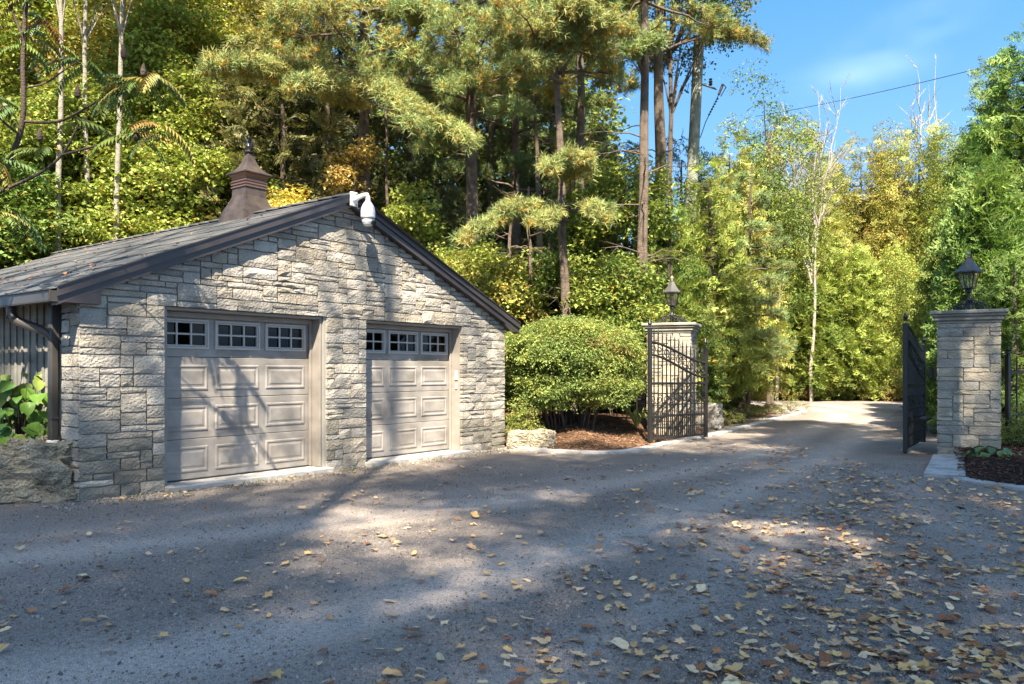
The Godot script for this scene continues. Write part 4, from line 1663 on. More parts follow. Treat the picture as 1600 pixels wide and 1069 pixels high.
# cedar or spruce: cone of drooping fans
func cedar(label: String, at: Vector3, h: float, r: float, y0: float, tr: float, ca: Color, cb: Color, n: int, size: float, spray := "fan", called := "cedar_tree", shape := 0.75, lumps := 0.35, stick := 0.0) -> Node3D:
	var t := thing(called, label, "tree", at)
	var w := MB.new()
	w.tube([Vector3(0, -0.15, 0), Vector3(rf(-0.1, 0.1), h * 0.5, rf(-0.1, 0.1)), Vector3(0, h * 0.9, 0)], [tr * 1.2, tr * 0.7, 0.02], 8, false)
	var f := FastNoiseLite.new()
	f.seed = rng.randi() % 10000
	f.frequency = 0.55
	var where := []
	var tints := PackedColorArray()
	for i in n:
		var k := 1.0 - sqrt(rf(0.0, 1.0)) if y0 < 0.5 * h else rf(0, 1)
		var y := lerpf(y0, h, k)
		var a := rf(0, TAU)
		var R := r * pow(1.0 - k * 0.985, shape) * minf(1.0, 0.55 + k * 4.0)
		var d := Vector3(cos(a), 0, sin(a))
		var lump := f.get_noise_3d(d.x * 2.2 * r, y * 1.1, d.z * 2.2 * r)
		var rr := R * (1.0 + lumps * lump * 2.0) * (1.0 - 0.4 * pow(rf(0, 1), 2.0))
		var p := d * rr + Vector3(0, y - rr * 0.12, 0)
		var dir := (d * rf(0.5, 1.1) + Vector3(0, rf(-0.7, 0.45), 0) + rdir() * 0.3).normalized()
		where.append(Transform3D(Basis(Quaternion(Vector3.UP, dir)) * Basis(Vector3.UP, rf(0, TAU)) * (size * rf(0.7, 1.3)), p))
		var q := clampf(0.5 + 1.6 * f.get_noise_3d(p.x * 1.4 + 50.0, p.y * 1.4, p.z * 1.4) + rf(-0.35, 0.35), 0, 1)
		tints.append(ca.lerp(cb, q) * rf(0.72, 1.28))
		if i % 23 == 0:
			w.tube([Vector3(0, y - rr * 0.15, 0), p], [0.02 + tr * 0.06, 0.006], 4, false)
	for i in int(stick):
		var y := rf(0.3, h * 0.6)
		var a := rf(0, TAU)
		var ln := rf(0.5, 1.1) * r
		var p := limb(Vector3(0, y, 0), Vector3(cos(a) * ln, y - rf(-0.1, 0.5) * ln, sin(a) * ln), 0.1, 4, 0.04)
		w.tube(p, taper(5, 0.018, 0.004), 4, false)
	put("trunk", w, M.bark, t)
	many("crown", SPRAY[spray], M.leaf, where, tints, t)
	return t


func bare_tree(label: String, at: Vector3, h: float, tr: float, stems: int, spread: float, bark: Material, first := 0.3, called := "bare_tree") -> void:
	var t := thing(called, label, "tree", at)
	for s in stems:
		var w := MB.new()
		var a := TAU * s / stems + rf(-0.5, 0.5)
		var top := Vector3(cos(a) * spread * 0.35, h * rf(0.8, 1.0), sin(a) * spread * 0.3)
		var fork := Vector3(0, h * first * rf(0.7, 1.0) if s > 0 else 0.0, 0)
		if s == 0:
			top = Vector3(0.02 * h, h, 0)
			fork = Vector3(0, -0.1, 0)
		var p := limb(fork, top, -0.02 * h if s > 0 else 0.0, 9, 0.02 * h * 0.4)
		w.tube(p, taper(10, tr if s == 0 else tr * 0.5, 0.008), 7, false)
		for i in 11:
			var k := 3 + i % 6
			var from: Vector3 = p[k].lerp(p[k + 1], rf(0, 1))
			var b := rf(0, TAU)
			var ln := spread * rf(0.25, 0.6) * (1.2 - k / 10.0)
			var to := from + Vector3(cos(b) * ln, ln * rf(0.7, 1.7), sin(b) * ln)
			var q := limb(from, to, -0.06 * ln, 4, 0.03)
			w.tube(q, taper(5, tr * 0.17, 0.006), 4, false)
			for j in 4:
				var f2: Vector3 = q[1 + j % 3]
				w.tube(limb(f2, f2 + (to - from) * rf(0.2, 0.45) + rdir() * ln * 0.25, 0.0, 2, 0.03), [0.012, 0.008, 0.004], 3, false)
		put("trunk" if s == 0 else "stem", w, bark, t)


func woods(called: String, label: String, count: int, where_at: Callable, sprays: Array, cols: Array, size: float) -> void:
	var o := Node3D.new()
	o.name = called
	add_child(o, true)
	tag(o, label, "woods", "", "stuff")
	var wh := [[], []]
	var tn := [PackedColorArray(), PackedColorArray()]
	for i in count:
		var p: Vector3 = where_at.call()
		var k := i % 2
		wh[k].append(Transform3D(Basis.from_euler(Vector3(rf(-0.7, 0.7), rf(0, TAU), rf(-0.7, 0.7))) * (size * rf(0.7, 1.4)), p))
		var q := noise.get_noise_3d(p.x * 6.0, p.y * 6.0, p.z * 6.0) * 0.5 + 0.5
		var c: Color = cols[clampi(int((q + rf(-0.2, 0.2)) * cols.size()), 0, cols.size() - 1)]
		tn[k].append(c * rf(0.7, 1.3))
	for k in 2:
		many("foliage", SPRAY[sprays[k]], M.leaf, wh[k], tn[k], o)


# ---------- particular plants ----------
func build_round_shrub() -> void:
	rng.seed = 81
	var at := Vector3(1.27, 0.22, -17.0)
	var t := thing("shrub", "broad dome-topped yellow-green shrub between garage and left gate pillar", "shrub", at)
	var st := MB.new()
	for i in 34:
		var a := rf(0, TAU)
		var k := rf(0.2, 1.0)
		var b := Vector3(cos(a) * 0.75 * k, -0.1, sin(a) * 0.5 * k)
		var e := Vector3(b.x * 1.9, rf(1.2, 1.9), b.z * 1.9)
		st.tube(limb(b, e, 0.02, 5, 0.04), taper(6, rf(0.018, 0.05), 0.008), 5, false)
	put("stems", st, M.bark_dark, t)
	var where := []
	var tints := PackedColorArray()
	var f := FastNoiseLite.new()
	f.seed = 9
	f.frequency = 0.9
	var ca := Color(0.28, 0.295, 0.05)
	var cb := Color(0.14, 0.185, 0.035)
	while where.size() < 4300:
		var a := rf(0, TAU)
		var u := rf(-0.75, 1.0)
		var d := Vector3(cos(a) * sqrt(1 - u * u), u, sin(a) * sqrt(1 - u * u))
		var q := Vector3(d.x * 1.42, signf(d.y) * pow(absf(d.y), 0.62) * (1.08 if d.y > 0 else 0.75), d.z * 1.35) * (1.0 - 0.3 * pow(rf(0, 1), 2.0))
		q *= 1.0 + 0.26 * f.get_noise_3dv(d * 3.0) + (rf(0.0, 0.14) if rf(0, 1) < 0.08 else 0.0)
		var p := Vector3(q.x, q.y + 1.25, q.z)
		# open at the foot on the right, leafy down to the ground on the left
		if p.y < 0.95 and p.x > -0.3 + rf(-0.3, 0.3) and (rf(0, 1) < 0.68 or p.y < 0.3):
			continue
		where.append(Transform3D(Basis.from_euler(Vector3(rf(-0.5, 0.5), rf(0, TAU), rf(-0.5, 0.5))) * rf(0.55, 0.95), p))
		var m := clampf(0.5 + f.get_noise_3dv(p * 1.3) * 1.3 + rf(-0.3, 0.3), 0, 1)
		var c := ca.lerp(cb, m)
		if p.distance_to(Vector3(0.75, 2.0, 1.1)) < 0.42 and rf(0, 1) < 0.22:
			c = Color(0.34, 0.17, 0.05)
		tints.append(c * rf(0.75, 1.25))
	many("foliage", SPRAY.small, M.leaf, where, tints, t)


func sumac_leaf(sd: int) -> ArrayMesh:
	rng.seed = sd
	var mb := MB.new()
	var n := 10
	var pts := []
	for i in n + 2:
		var t := float(i) / (n + 1)
		pts.append(Vector3(0, 0.08 * sin(t * 2.0) - 0.42 * t * t, -t))
	mb.tint = Color(1.5, 0.6, 0.5)
	mb.tube(pts, taper(n + 2, 0.012, 0.005), 3, false)
	for i in range(1, n + 2):
		for s in [-1, 1]:
			var g := rf(0.8, 1.2)
			mb.tint = Color(g, g, g)
			var t := float(i) / (n + 1)
			var l := 0.30 * (1.0 - 0.55 * absf(t - 0.45))
			var d := Vector3(s * 0.85, -0.5 - rf(0, 0.5), -0.55).normalized()
			leaf_into(mb, pts[i], d, (Vector3.UP + Vector3(s * 0.3, 0, 0)).normalized(), l, 0.085, 0.2)
	return mb.mesh()


func build_sumac() -> void:
	rng.seed = 91
	var z := -8.9
	var P := func(px: float, py: float, dz := 0.0) -> Vector3:
		var d := -z - dz
		return Vector3((px - 800.0) / FOCAL * d, high(py, d), -d)
	var root := Vector3(-7.0, 0, z - 0.2)
	var t := thing("sumac_tree", "slender sumac with drooping feathery leaves at the left edge", "tree", root)
	var w := MB.new()
	var lines := [
		[Vector3(-7.0, -0.1, z - 0.2), Vector3(-6.75, 2.2, z), P.call(-6, 290), P.call(22, 235), P.call(36, 180), P.call(36, 90), P.call(42, -20), P.call(50, -140)],
		[P.call(36, 190), P.call(90, 190), P.call(140, 165, 0.2), P.call(165, 148, 0.25), P.call(200, 132, 0.3)],
		[P.call(36, 138), P.call(70, 130, -0.2), P.call(100, 110, -0.3), P.call(128, 92, -0.3)],
		[Vector3(-6.95, 1.6, z), P.call(-40, 330, 0.3), P.call(0, 300, 0.4), P.call(60, 272, 0.4), P.call(98, 240, 0.4), P.call(125, 190, 0.4)],
		[P.call(98, 242, 0.4), P.call(150, 228, 0.5), P.call(205, 212, 0.5), P.call(245, 198, 0.5)],
		[P.call(36, 60), P.call(20, 20), P.call(0, -30)], [P.call(30, 210), P.call(5, 190, 0.2), P.call(-30, 150, 0.3)]]
	var rads := [[0.045, 0.02], [0.018, 0.008], [0.014, 0.006], [0.03, 0.012], [0.014, 0.006], [0.018, 0.008], [0.014, 0.008]]
	for i in lines.size():
		var c := Curve3D.new()
		var L: Array = lines[i]
		for k in L.size():
			var tt: Vector3 = (L[mini(k + 1, L.size() - 1)] - L[maxi(k - 1, 0)]) / 6.0
			c.add_point(L[k] - root, -tt, tt)
		c.bake_interval = 0.12
		var bp := c.get_baked_points()
		w.tube(Array(bp), taper(bp.size(), rads[i][0], rads[i][1]), 6, false)
	put("trunk", w, M.bark_dark, t)
	var kinds := [sumac_leaf(1), sumac_leaf(2), sumac_leaf(3)]
	rng.seed = 92
	var mats := []
	for c in [Color(0.13, 0.20, 0.045), Color(0.17, 0.23, 0.05), Color(0.11, 0.18, 0.06), Color(0.26, 0.23, 0.05), Color(0.36, 0.15, 0.05), Color(0.36, 0.22, 0.05)]:
		var m := leaf_mat(0.45, 0.5)
		m.albedo_color = lin(c.r, c.g, c.b)
		mats.append(m)
	# [px, py, depth shift, how many, share of turned red]
	for s in [[200, 132, 0.3, 10, 0.1], [238, 120, 0.4, 8, 0.05], [165, 148, 0.25, 6, 0.1], [245, 198, 0.5, 7, 0.1], [205, 212, 0.5, 4, 0.3], [128, 92, -0.3, 5, 0.1], [125, 190, 0.4, 3, 0.3], [42, -20, 0, 7, 0.4], [36, 60, 0, 5, 0.5], [0, -30, 0, 6, 0.5], [-20, 150, 0.3, 6, 0.5], [10, 170, 0.2, 5, 0.5], [60, 30, 0, 4, 0.6], [70, 230, 0.4, 3, 0.5], [10, 330, 0.4, 6, 0.1], [-10, 250, 0.3, 6, 0.3], [85, 60, -0.2, 4, 0.3]]:
		var c: Vector3 = P.call(s[0], s[1], s[2])
		for i in s[3]:
			var o := put("leaf", kinds[rng.randi() % 3], mats[rng.randi() % 4] if rf(0, 1) > s[4] * 0.45 else mats[4 + rng.randi() % 2], t)
			var ln := rf(0.27, 0.44)
			o.transform = Transform3D(Basis(Vector3.UP, rf(0, TAU)) * Basis(Vector3.RIGHT, rf(-0.55, 0.3)) * (Basis.from_scale(Vector3.ONE * ln)), c - root + rdir() * 0.07)
	for s in [[193, 84, 0.3], [224, 112, 0.4], [121, 145, 0.3], [62, 213, 0.4], [213, 212, 0.5]]:
		var sm := MB.new()
		var p: Vector3 = P.call(s[0], s[1], s[2])
		sm.lathe([Vector2(0, -0.07), Vector2(0.03, -0.04), Vector2(0.034, 0.0), Vector2(0.02, 0.06), Vector2(0, 0.1)], 8, p - root)
		sm.tint = Color(0.5, 0.15, 0.1)
		put("seed_head", sm, M.bark_dark, t)


func build_pole() -> void:
	var base := Vector3(5.52, 0, -26)
	var top := Vector3(6.13, 12.35, -26)
	var t := thing("utility_pole", "pale weathered utility pole leaning slightly among the pines", "utility pole", base)
	var p := MB.new()
	p.tube([Vector3(0, -0.2, 0), (top - base) * 0.5, top - base], [0.21, 0.19, 0.165], 14)
	put("shaft", p, M.pole_wood, t)
	var up := (top - base).normalized()
	var at := (top - base) - up * 1.55
	var a := MB.new()
	a.tube([at + Vector3(0.1, 0.08, 0.1), at + Vector3(0.62, -0.12, 0.15)], [0.035, 0.03], 6)
	put("bracket", a, M.iron_grey, t)
	var i1 := MB.new()
	i1.lathe([Vector2(0.03, 0), Vector2(0.07, 0.05), Vector2(0.04, 0.08), Vector2(0.07, 0.13), Vector2(0.04, 0.17), Vector2(0.06, 0.22), Vector2(0.0, 0.25)], 10, at + Vector3(0.42, 0.0, 0.14))
	put("insulator", i1, M.iron, t)
	var c := MB.new()
	var q := at + Vector3(0.7, -0.1, 0.15)
	c.tube([q + Vector3(0.12, 0.15, 0), q + Vector3(-0.02, -0.2, 0)], [0.045, 0.04], 8)
	c.tube([q + Vector3(0.12, 0.15, 0), q + Vector3(0.22, 0.05, 0), q + Vector3(0.05, -0.25, 0)], [0.018, 0.018, 0.018], 5)
	put("fuse_cutout", c, M.iron, t)
	var d := MB.new()
	for k in 7:
		d.lathe([Vector2(0.015, 0), Vector2(0.045, 0.03), Vector2(0.015, 0.06)], 7, q + Vector3(-0.06 - k * 0.045, -0.36 - k * 0.085, 0))
	d.tube([q + Vector3(-0.02, -0.2, 0), q + Vector3(-0.45, -1.1, 0), q + Vector3(-0.62, -1.6, 0)], [0.014, 0.014, 0.014], 4)
	put("insulator_string", d, M.iron, t)
	var wire := MB.new()
	var pts := []
	for k in 25:
		var s := k / 24.0
		pts.append(spot(1180, 50, high(182, 50)).lerp(spot(1760, 30, high(46, 30)), s) - Vector3(0, 1.0 * 4.0 * s * (1.0 - s) * 0.25, 0))
	wire.tube(pts, even(25, 0.017), 5)
	var wo := put("overhead_wire", wire, M.iron)
	tag(wo, "thin dark overhead wire crossing the blue sky above the right trees", "wire")


# ---------- the forest ----------
func build_forest() -> void:
	rng.seed = 100
	var yg := Color(0.20, 0.22, 0.028)
	var bright := Color(0.265, 0.295, 0.045)
	var green := Color(0.085, 0.13, 0.02)
	var mid := Color(0.13, 0.17, 0.025)
	var gold := Color(0.30, 0.265, 0.05)
	var orange := Color(0.29, 0.215, 0.05)
	var olive := Color(0.13, 0.125, 0.04)
	var of := Color(0.30, 0.21, 0.045, 0.05)
	# left rise behind the garage
	broadleaf("low green maple at the left edge, beside the garage eave", spot(-15, 19.8), 8, 1.0, 7.2, 2.3, 0.09, M.bark, green, mid, 46, 30, "maple")
	broadleaf("golden green maple above the garage's left eave, left of the sumac tips", spot(80, 21.5), 10, 2.0, 9.5, 2.3, 0.1, M.bark, mid, yg, 60, 30, "maple", Vector3.ZERO, "tree", 1.0, of)
	broadleaf("sunlit yellow-green maple over the middle of the left roof slope", spot(175, 22.6), 10.5, 2.5, 10, 2.4, 0.1, M.bark, bright, yg, 62, 30, "maple", Vector3.ZERO, "tree", 1.0, of)
	broadleaf("bright yellow-green beech left of the rooftop cupola", spot(268, 23.2), 11, 2.5, 10.4, 2.3, 0.1, M.bark, bright, yg, 62, 30, "maple")
	broadleaf("leafy young maple just behind the rooftop cupola", spot(348, 23.6), 8.5, 2.5, 8.3, 1.7, 0.08, M.bark, yg, mid, 40, 20, "maple", Vector3.ZERO, "tree", 1.0, of)
	broadleaf("tall yellow-green maple high above the sumac", spot(40, 27.5), 16, 8, 15.8, 3.4, 0.16, M.bark, yg, bright, 70, 32, "maple", Vector3.ZERO, "tree", 1.1, of)
	broadleaf("tall maple with thin golden top above the cupola, left of the long pine bough", spot(240, 27.0), 16, 8, 16, 3.0, 0.15, M.bark, yg, gold, 66, 32, "maple", Vector3.ZERO, "tree", 1.1, of)
	broadleaf("golden-topped maple at the photo's top edge, behind the long pine bough", spot(345, 29.0), 17, 8.5, 17, 3.0, 0.15, M.bark, gold, yg, 66, 32, "maple", Vector3.ZERO, "tree", 1.1)
	broadleaf("sunlit maple crown just left of the long pine bough, above the cupola", spot(292, 25.2), 13.2, 6.5, 13.0, 2.3, 0.12, M.bark, bright, yg, 64, 26, "maple")
	var pale := [[90, 20.3, "pale straight trunk, leftmost of the three pale trunks behind the sumac"], [141, 21.0, "pale trunk with side twigs, middle one of the three pale trunks behind the sumac"], [181, 20.8, "pale mottled trunk, rightmost of the three pale trunks behind the sumac"]]
	for p in pale:
		broadleaf(p[2], spot(p[0], p[1]), 18, 11.6, 18, 1.8, 0.095, M.bark_pale, bright, yg, 26, 16, "aspen", Vector3(rf(-0.2, 0.2), 0, 0), "pale_tree", 1.1)
	broadleaf("small bright yellow sapling right of the cupola, behind the ridge", spot(445, 21.2), 6.6, 4.6, 6.7, 0.85, 0.05, M.bark, Color(0.5, 0.4, 0.04), gold, 16, 16, "maple", Vector3.ZERO, "sapling", 0.75)
	broadleaf("small orange-leaved sapling above the garage peak", spot(538, 21.3), 7.8, 6.0, 7.7, 0.65, 0.05, M.bark, orange, Color(0.36, 0.26, 0.06), 9, 12, "maple", Vector3(0.3, 0, 0), "sapling", 0.7)
	# dusky hemlocks right of the cupola
	cedar("dusky hemlock with bare lower twigs, between cupola and pine trunks", spot(440, 24.0), 14, 2.6, 3.0, 0.14, olive, Color(0.19, 0.17, 0.06), 1500, 0.62, "fan_fine", "hemlock_tree", 0.6, 0.5, 26)
	cedar("dark hemlock behind the thin pine trunk above the ridge", spot(505, 26.5), 15, 2.6, 3.0, 0.14, Color(0.06, 0.07, 0.025), olive, 1300, 0.7, "fan_fine", "hemlock_tree", 0.6, 0.5, 20)
	# pines
	var pa := Color(0.135, 0.185, 0.055)
	var pb := Color(0.21, 0.23, 0.06)
	var pg := Color(0.30, 0.26, 0.06)
	var B := func(x0, y0, z0, x1, y1, z1, lift, bare, wd, n, sz := 1.0) -> Array:
		return [spot(x0, z0, high(y0, z0)), spot(x1, z1, high(y1, z1)), lift, bare, wd, n, sz]
	pine("slim red pine with a thin trunk above the garage ridge", spot(527, 23.5), 18, 12, 0.11, 2.4, M.bark_pine, pa, pg, 6, 30, Vector3(-0.5, 0, 0), [], 16)
	pine("big white pine with the long drooping yellow-green bough over the cupola", spot(574, 22.0), 19, 9.6, 0.22, 3.6, M.bark_pine, pa, pg, 10, 42, Vector3(-0.2, 0, 0), [
		B.call(574, 150, 22, 330, 108, 19.6, 0.15, 0.12, 0.62, 330, 1.1), B.call(574, 175, 22, 470, 140, 19.4, 0.2, 0.1, 0.6, 170, 1.1), B.call(560, 120, 21.5, 650, 205, 19.4, 0.35, 0.1, 0.55, 190, 1.1), B.call(600, 165, 21, 735, 228, 19.4, 0.2, 0.2, 0.55, 170, 1.05), B.call(574, 20, 22, 440, 25, 19.6, 0.2, 0.2, 0.7, 130, 1.1), B.call(574, 60, 22, 690, 115, 20, 0.2, 0.25, 0.6, 130, 1.05), B.call(580, 15, 22, 690, 30, 20, 0.1, 0.2, 0.6, 120, 1.05)], 14)
	pine("stout mossy pine trunk above the right roof slope", spot(735, 22.5), 19.5, 8.6, 0.25, 3.8, M.bark_pine, pa, pb, 11, 42, Vector3(0.1, 0, 0), [
		B.call(735, 90, 22.5, 800, 35, 19.6, 0.2, 0.3, 0.65, 110, 1.1), B.call(735, 60, 22, 640, 20, 20, 0.1, 0.3, 0.6, 110, 1.1), B.call(735, 180, 22.5, 815, 175, 19.8, 0.1, 0.35, 0.5, 80), B.call(735, 240, 22.5, 660, 232, 20, 0.2, 0.3, 0.4, 60), B.call(735, 130, 22.5, 700, 140, 19.4, 0.1, 0.3, 0.5, 70)], 18)
	pine("dark straight pine between the two leaning pines and the stout one", spot(806, 26.0), 20, 7.0, 0.2, 3.6, M.bark_pine, Color(0.08, 0.11, 0.035), pa, 8, 40, Vector3.ZERO, [], 18)
	pine("slender leaning pine with a bright lower trunk behind the round shrub", spot(892, 19.6), 15, 8.6, 0.14, 2.3, M.bark_pine, pa, pg, 8, 32, Vector3(-0.6, 0, 0), [
		B.call(880, 120, 19.6, 850, 60, 18.4, 0.2, 0.15, 0.6, 130, 1.1), B.call(880, 110, 19.6, 940, 40, 18.6, 0.1, 0.2, 0.6, 120, 1.1), B.call(878, 130, 19.6, 815, 105, 18.4, 0.1, 0.3, 0.5, 90, 1.1), B.call(880, 80, 19.6, 890, 20, 18.2, 0.1, 0.2, 0.6, 110, 1.1), B.call(888, 330, 19.6, 840, 355, 17.9, 0.1, 0.35, 0.35, 46), B.call(888, 320, 19.6, 725, 380, 17.8, 0.25, 0.4, 0.4, 80), B.call(888, 300, 19.6, 905, 250, 18, 0.1, 0.2, 0.45, 90, 1.05), B.call(888, 330, 19.6, 945, 340, 18, 0.1, 0.3, 0.4, 60), B.call(885, 270, 19.6, 860, 270, 18, 0.1, 0.2, 0.35, 46), B.call(888, 345, 19.6, 790, 330, 18, 0.1, 0.5, 0.35, 46)], 12)
	pine("tall pine with dark bare branches reaching right into the sky gap", spot(903, 23.5), 19, 10.2, 0.2, 2.8, M.bark_pine, pa, pb, 8, 40, Vector3(0.15, 0, 0), [
		B.call(905, 170, 23.5, 945, 165, 22, 0.1, 0.3, 0.4, 36), B.call(905, 100, 23.5, 925, 30, 22, 0.1, 0.3, 0.5, 60)], 24)
	pine("reddish straight pine trunk rising past the left lantern", spot(1003, 20.0), 19, 10.6, 0.165, 2.6, M.bark_pine, pa, pb, 5, 34, Vector3(0.1, 0, 0), [
		B.call(1003, 100, 20, 1020, 70, 19, 0.1, 0.2, 0.35, 46), B.call(1003, 110, 20, 985, 82, 19, 0.1, 0.3, 0.3, 36)], 18)
	pine("thick dark pine trunk directly behind the reddish one", spot(1031, 24.5), 20, 11.2, 0.27, 3.0, M.bark, Color(0.09, 0.12, 0.04), pg, 6, 40, Vector3.ZERO, [
		B.call(1031, 80, 24.5, 1150, 55, 23.5, 0.1, 0.45, 0.5, 60), B.call(1031, 30, 24.5, 1190, 70, 23.5, 0.1, 0.5, 0.5, 60)], 18)
	pine("dark pine deep in the wood above the garage peak", spot(640, 28.0), 20, 6.0, 0.2, 3.8, M.bark, Color(0.07, 0.095, 0.03), Color(0.1, 0.12, 0.04), 9, 40, Vector3.ZERO, [], 16)
	pine("dark pine deep in the wood between the stout and the straight pine", spot(768, 30.0), 20, 5.5, 0.2, 3.6, M.bark, Color(0.06, 0.085, 0.03), Color(0.09, 0.115, 0.04), 9, 40, Vector3.ZERO, [], 16)
	pine("dark pine deep in the wood left of the big drooping bough", spot(430, 30.0), 19, 7.0, 0.2, 3.6, M.bark, Color(0.08, 0.1, 0.03), pa, 9, 40, Vector3.ZERO, [], 14)
	pine("dark pine deep in the wood behind the slender leaning pine", spot(862, 29.0), 17, 5.0, 0.18, 2.6, M.bark, Color(0.07, 0.095, 0.03), pa, 8, 36, Vector3.ZERO, [], 16)
	for q in [[612, 24, 9.5, "thin grey trunk without leaves just right of the garage peak"], [790, 20.6, 6.0, "thin pale trunk under the low pine boughs, left of two grey ones"], [834, 20.2, 6.2, "thin grey snag between the pale thin trunk and the slender leaning pine"], [848, 21.5, 9.0, "broad grey trunk in shade left of the slender leaning pine"]]:
		pine(q[3], spot(q[0], q[1]), q[2], q[2], 0.16 if q[0] == 848 else 0.085, 1.6, M.bark if q[0] == 848 else M.bark_pine, pa, pb, 0, 0, Vector3(rf(-0.2, 0.2), 0, 0), [], 16, "tuft", "dead_tree")
	# saplings between garage and gate
	broadleaf("fresh green maple sapling right behind the top of the round shrub", spot(955, 19.6), 4.6, 1.4, 4.5, 1.25, 0.05, M.bark, mid, yg, 34, 18, "maple", Vector3.ZERO, "sapling", 0.8)
	broadleaf("yellowing bush maple beside the right eave of the garage", spot(768, 20.2), 5.2, 1.6, 5.0, 1.3, 0.05, M.bark, yg, gold, 34, 16, "maple", Vector3.ZERO, "sapling", 0.8)
	broadleaf("bright green sapling just over the upper right roof slope", spot(655, 21.5), 6.6, 3.6, 6.4, 0.8, 0.05, M.bark, yg, bright, 16, 16, "maple", Vector3.ZERO, "sapling", 0.8)
	broadleaf("pale green sapling over the lower right roof slope", spot(715, 21.5), 6.0, 2.5, 5.4, 1.2, 0.05, M.bark, mid, bright, 28, 16, "maple", Vector3.ZERO, "sapling", 0.8)
	broadleaf("green undergrowth maple between the thin grey trunks", spot(835, 22.2), 6.0, 1.5, 5.2, 1.7, 0.06, M.bark, green, yg, 40, 18, "maple", Vector3.ZERO, "sapling", 0.9)
	broadleaf("leafy maple with gold flecks left of the reddish pine", spot(960, 22.6), 7.6, 2.0, 7.4, 1.8, 0.07, M.bark, mid, yg, 46, 18, "maple", Vector3.ZERO, "sapling", 0.9, of)
	# cedars behind the left pillar and along the drive
	cedar("green cedar directly behind the left gate pillar and its lantern", spot(1046, 21.6), 6.6, 1.15, 0.5, 0.12, green, yg, 1500, 0.42)
	cedar("sunlit yellow-green cedar right of the left gate pillar", spot(1108, 24.6), 8.2, 1.5, 1.0, 0.14, Color(0.2, 0.2, 0.03), bright, 1700, 0.45)
	cedar("green cedar filling the gap left of the reddish pine", spot(975, 24.5), 8.8, 1.7, 0.2, 0.14, green, mid, 1500, 0.46)
	cedar("dark cedar behind the utility pole's foot", spot(1065, 27.5), 9.8, 2.0, 0.2, 0.16, green, olive, 1600, 0.5)
	cedar("soft gold-flecked cedar between utility pole and bare grey tree", spot(1140, 28.8), 10.4, 1.8, 0.9, 0.16, yg, gold, 1900, 0.48)
	pine("soft blue-green young white pine in front of the gold-flecked cedar", spot(1168, 25.0), 8.0, 1.6, 0.07, 1.7, M.bark, Color(0.13, 0.19, 0.07), Color(0.2, 0.22, 0.06), 9, 18, Vector3(0.1, 0, 0), [], 6)
	broadleaf("dark-leaved poplar with sunny lower side right of the utility pole", spot(1203, 36), 15.2, 4.0, 15.2, 2.3, 0.14, M.bark, green, yg, 64, 13, "aspen", Vector3.ZERO, "tree", 1.2)
	broadleaf("tall poplar whose dark leaves hang across the pole's top", spot(1046, 25.4), 17, 11.2, 17, 3.0, 0.12, M.bark, Color(0.055, 0.075, 0.022), Color(0.12, 0.12, 0.04), 60, 14, "aspen", Vector3(0.1, 0, 0), "tree", 1.0)
	bare_tree("pale bare many-stemmed tree left of the road's far bend", spot(1268, 39.2), 15.4, 0.10, 8, 4.4, M.bark_grey, 0.52)
	bare_tree("thin pale birch with broken twigs left of the many-stemmed bare tree", spot(1213, 39.8), 10.5, 0.10, 2, 3.0, M.bark_grey, 0.5)
	bare_tree("bare dead treetop poking above the golden cedars on the right", spot(1452, 46.0), 19.6, 0.17, 4, 3.0, M.bark_grey, 0.62)
	# beyond the bend
	var far := [
		[1128, 43.5, 12.5, 2.86, yg, gold, "sunlit cedar at the left end of the row beyond the bend", "fan"],
		[1182, 45.0, 14.6, 2.99, mid, yg, "tall greener tree beyond the bend, behind the thin pale birch", "aspen"],
		[1240, 43.5, 15.8, 2.86, yg, gold, "tall golden-green cedar right behind the pale bare tree", "fan"],
		[1292, 45.5, 14.2, 2.73, Color(0.2, 0.19, 0.035), yg, "tree with the low notch of sky on its right", "aspen"],
		[1345, 46.0, 15.6, 2.86, Color(0.24, 0.21, 0.04), gold, "golden cedar with a thin sparse tip beyond the bend", "fan"],
		[1392, 45.0, 15.8, 2.73, Color(0.3, 0.23, 0.04), yg, "orange-flecked tree left of the bare dead treetop", "aspen"],
		[1436, 44.5, 15.6, 2.73, gold, yg, "golden cedar under the bare dead treetop", "fan"],
		[1482, 43.0, 15.2, 2.73, yg, mid, "yellow-green tree behind the right gate leaf", "aspen"],
		[1322, 41.5, 8.5, 2.21, yg, bright, "short bright cedar on the bank above the far bend", "fan"],
		[1395, 41.0, 8.0, 2.21, bright, yg, "bushy bright tree left above the edge-on gate leaf", "aspen"],
		[1264, 41.2, 6.6, 2.08, mid, yg, "low green cedar beneath the pale bare tree", "fan"]]
	for f in far:
		cedar(f[6], spot(f[0], f[1]), f[2], f[3], 0.6, 0.18, f[4], f[5], 4200 if f[3] > 2.0 else 2400, 0.62 if f[7] == "fan" else 0.95, f[7], "cedar_tree" if f[7] == "fan" else "leafy_tree", 0.5, 0.45)
	# right side
	cedar("dark green cedar close behind the right lantern", spot(1540, 18.8), 6.6, 1.05, 0.3, 0.14, Color(0.12, 0.19, 0.035), Color(0.18, 0.23, 0.045), 5200, 0.46)
	cedar("tall feathery green cedar at the photo's right edge", spot(1602, 20.5), 10.4, 2.0, 0.2, 0.16, Color(0.12, 0.19, 0.035), Color(0.18, 0.23, 0.045), 6400, 0.5)
	cedar("green cedar between the golden row and the right lantern", spot(1502, 26.0), 7.6, 1.2, 1.2, 0.14, mid, yg, 3600, 0.48)
	cedar("tall green cedar stepping down toward the golden row", spot(1532, 28.5), 10.6, 1.8, 1.4, 0.16, mid, green, 4200, 0.52)
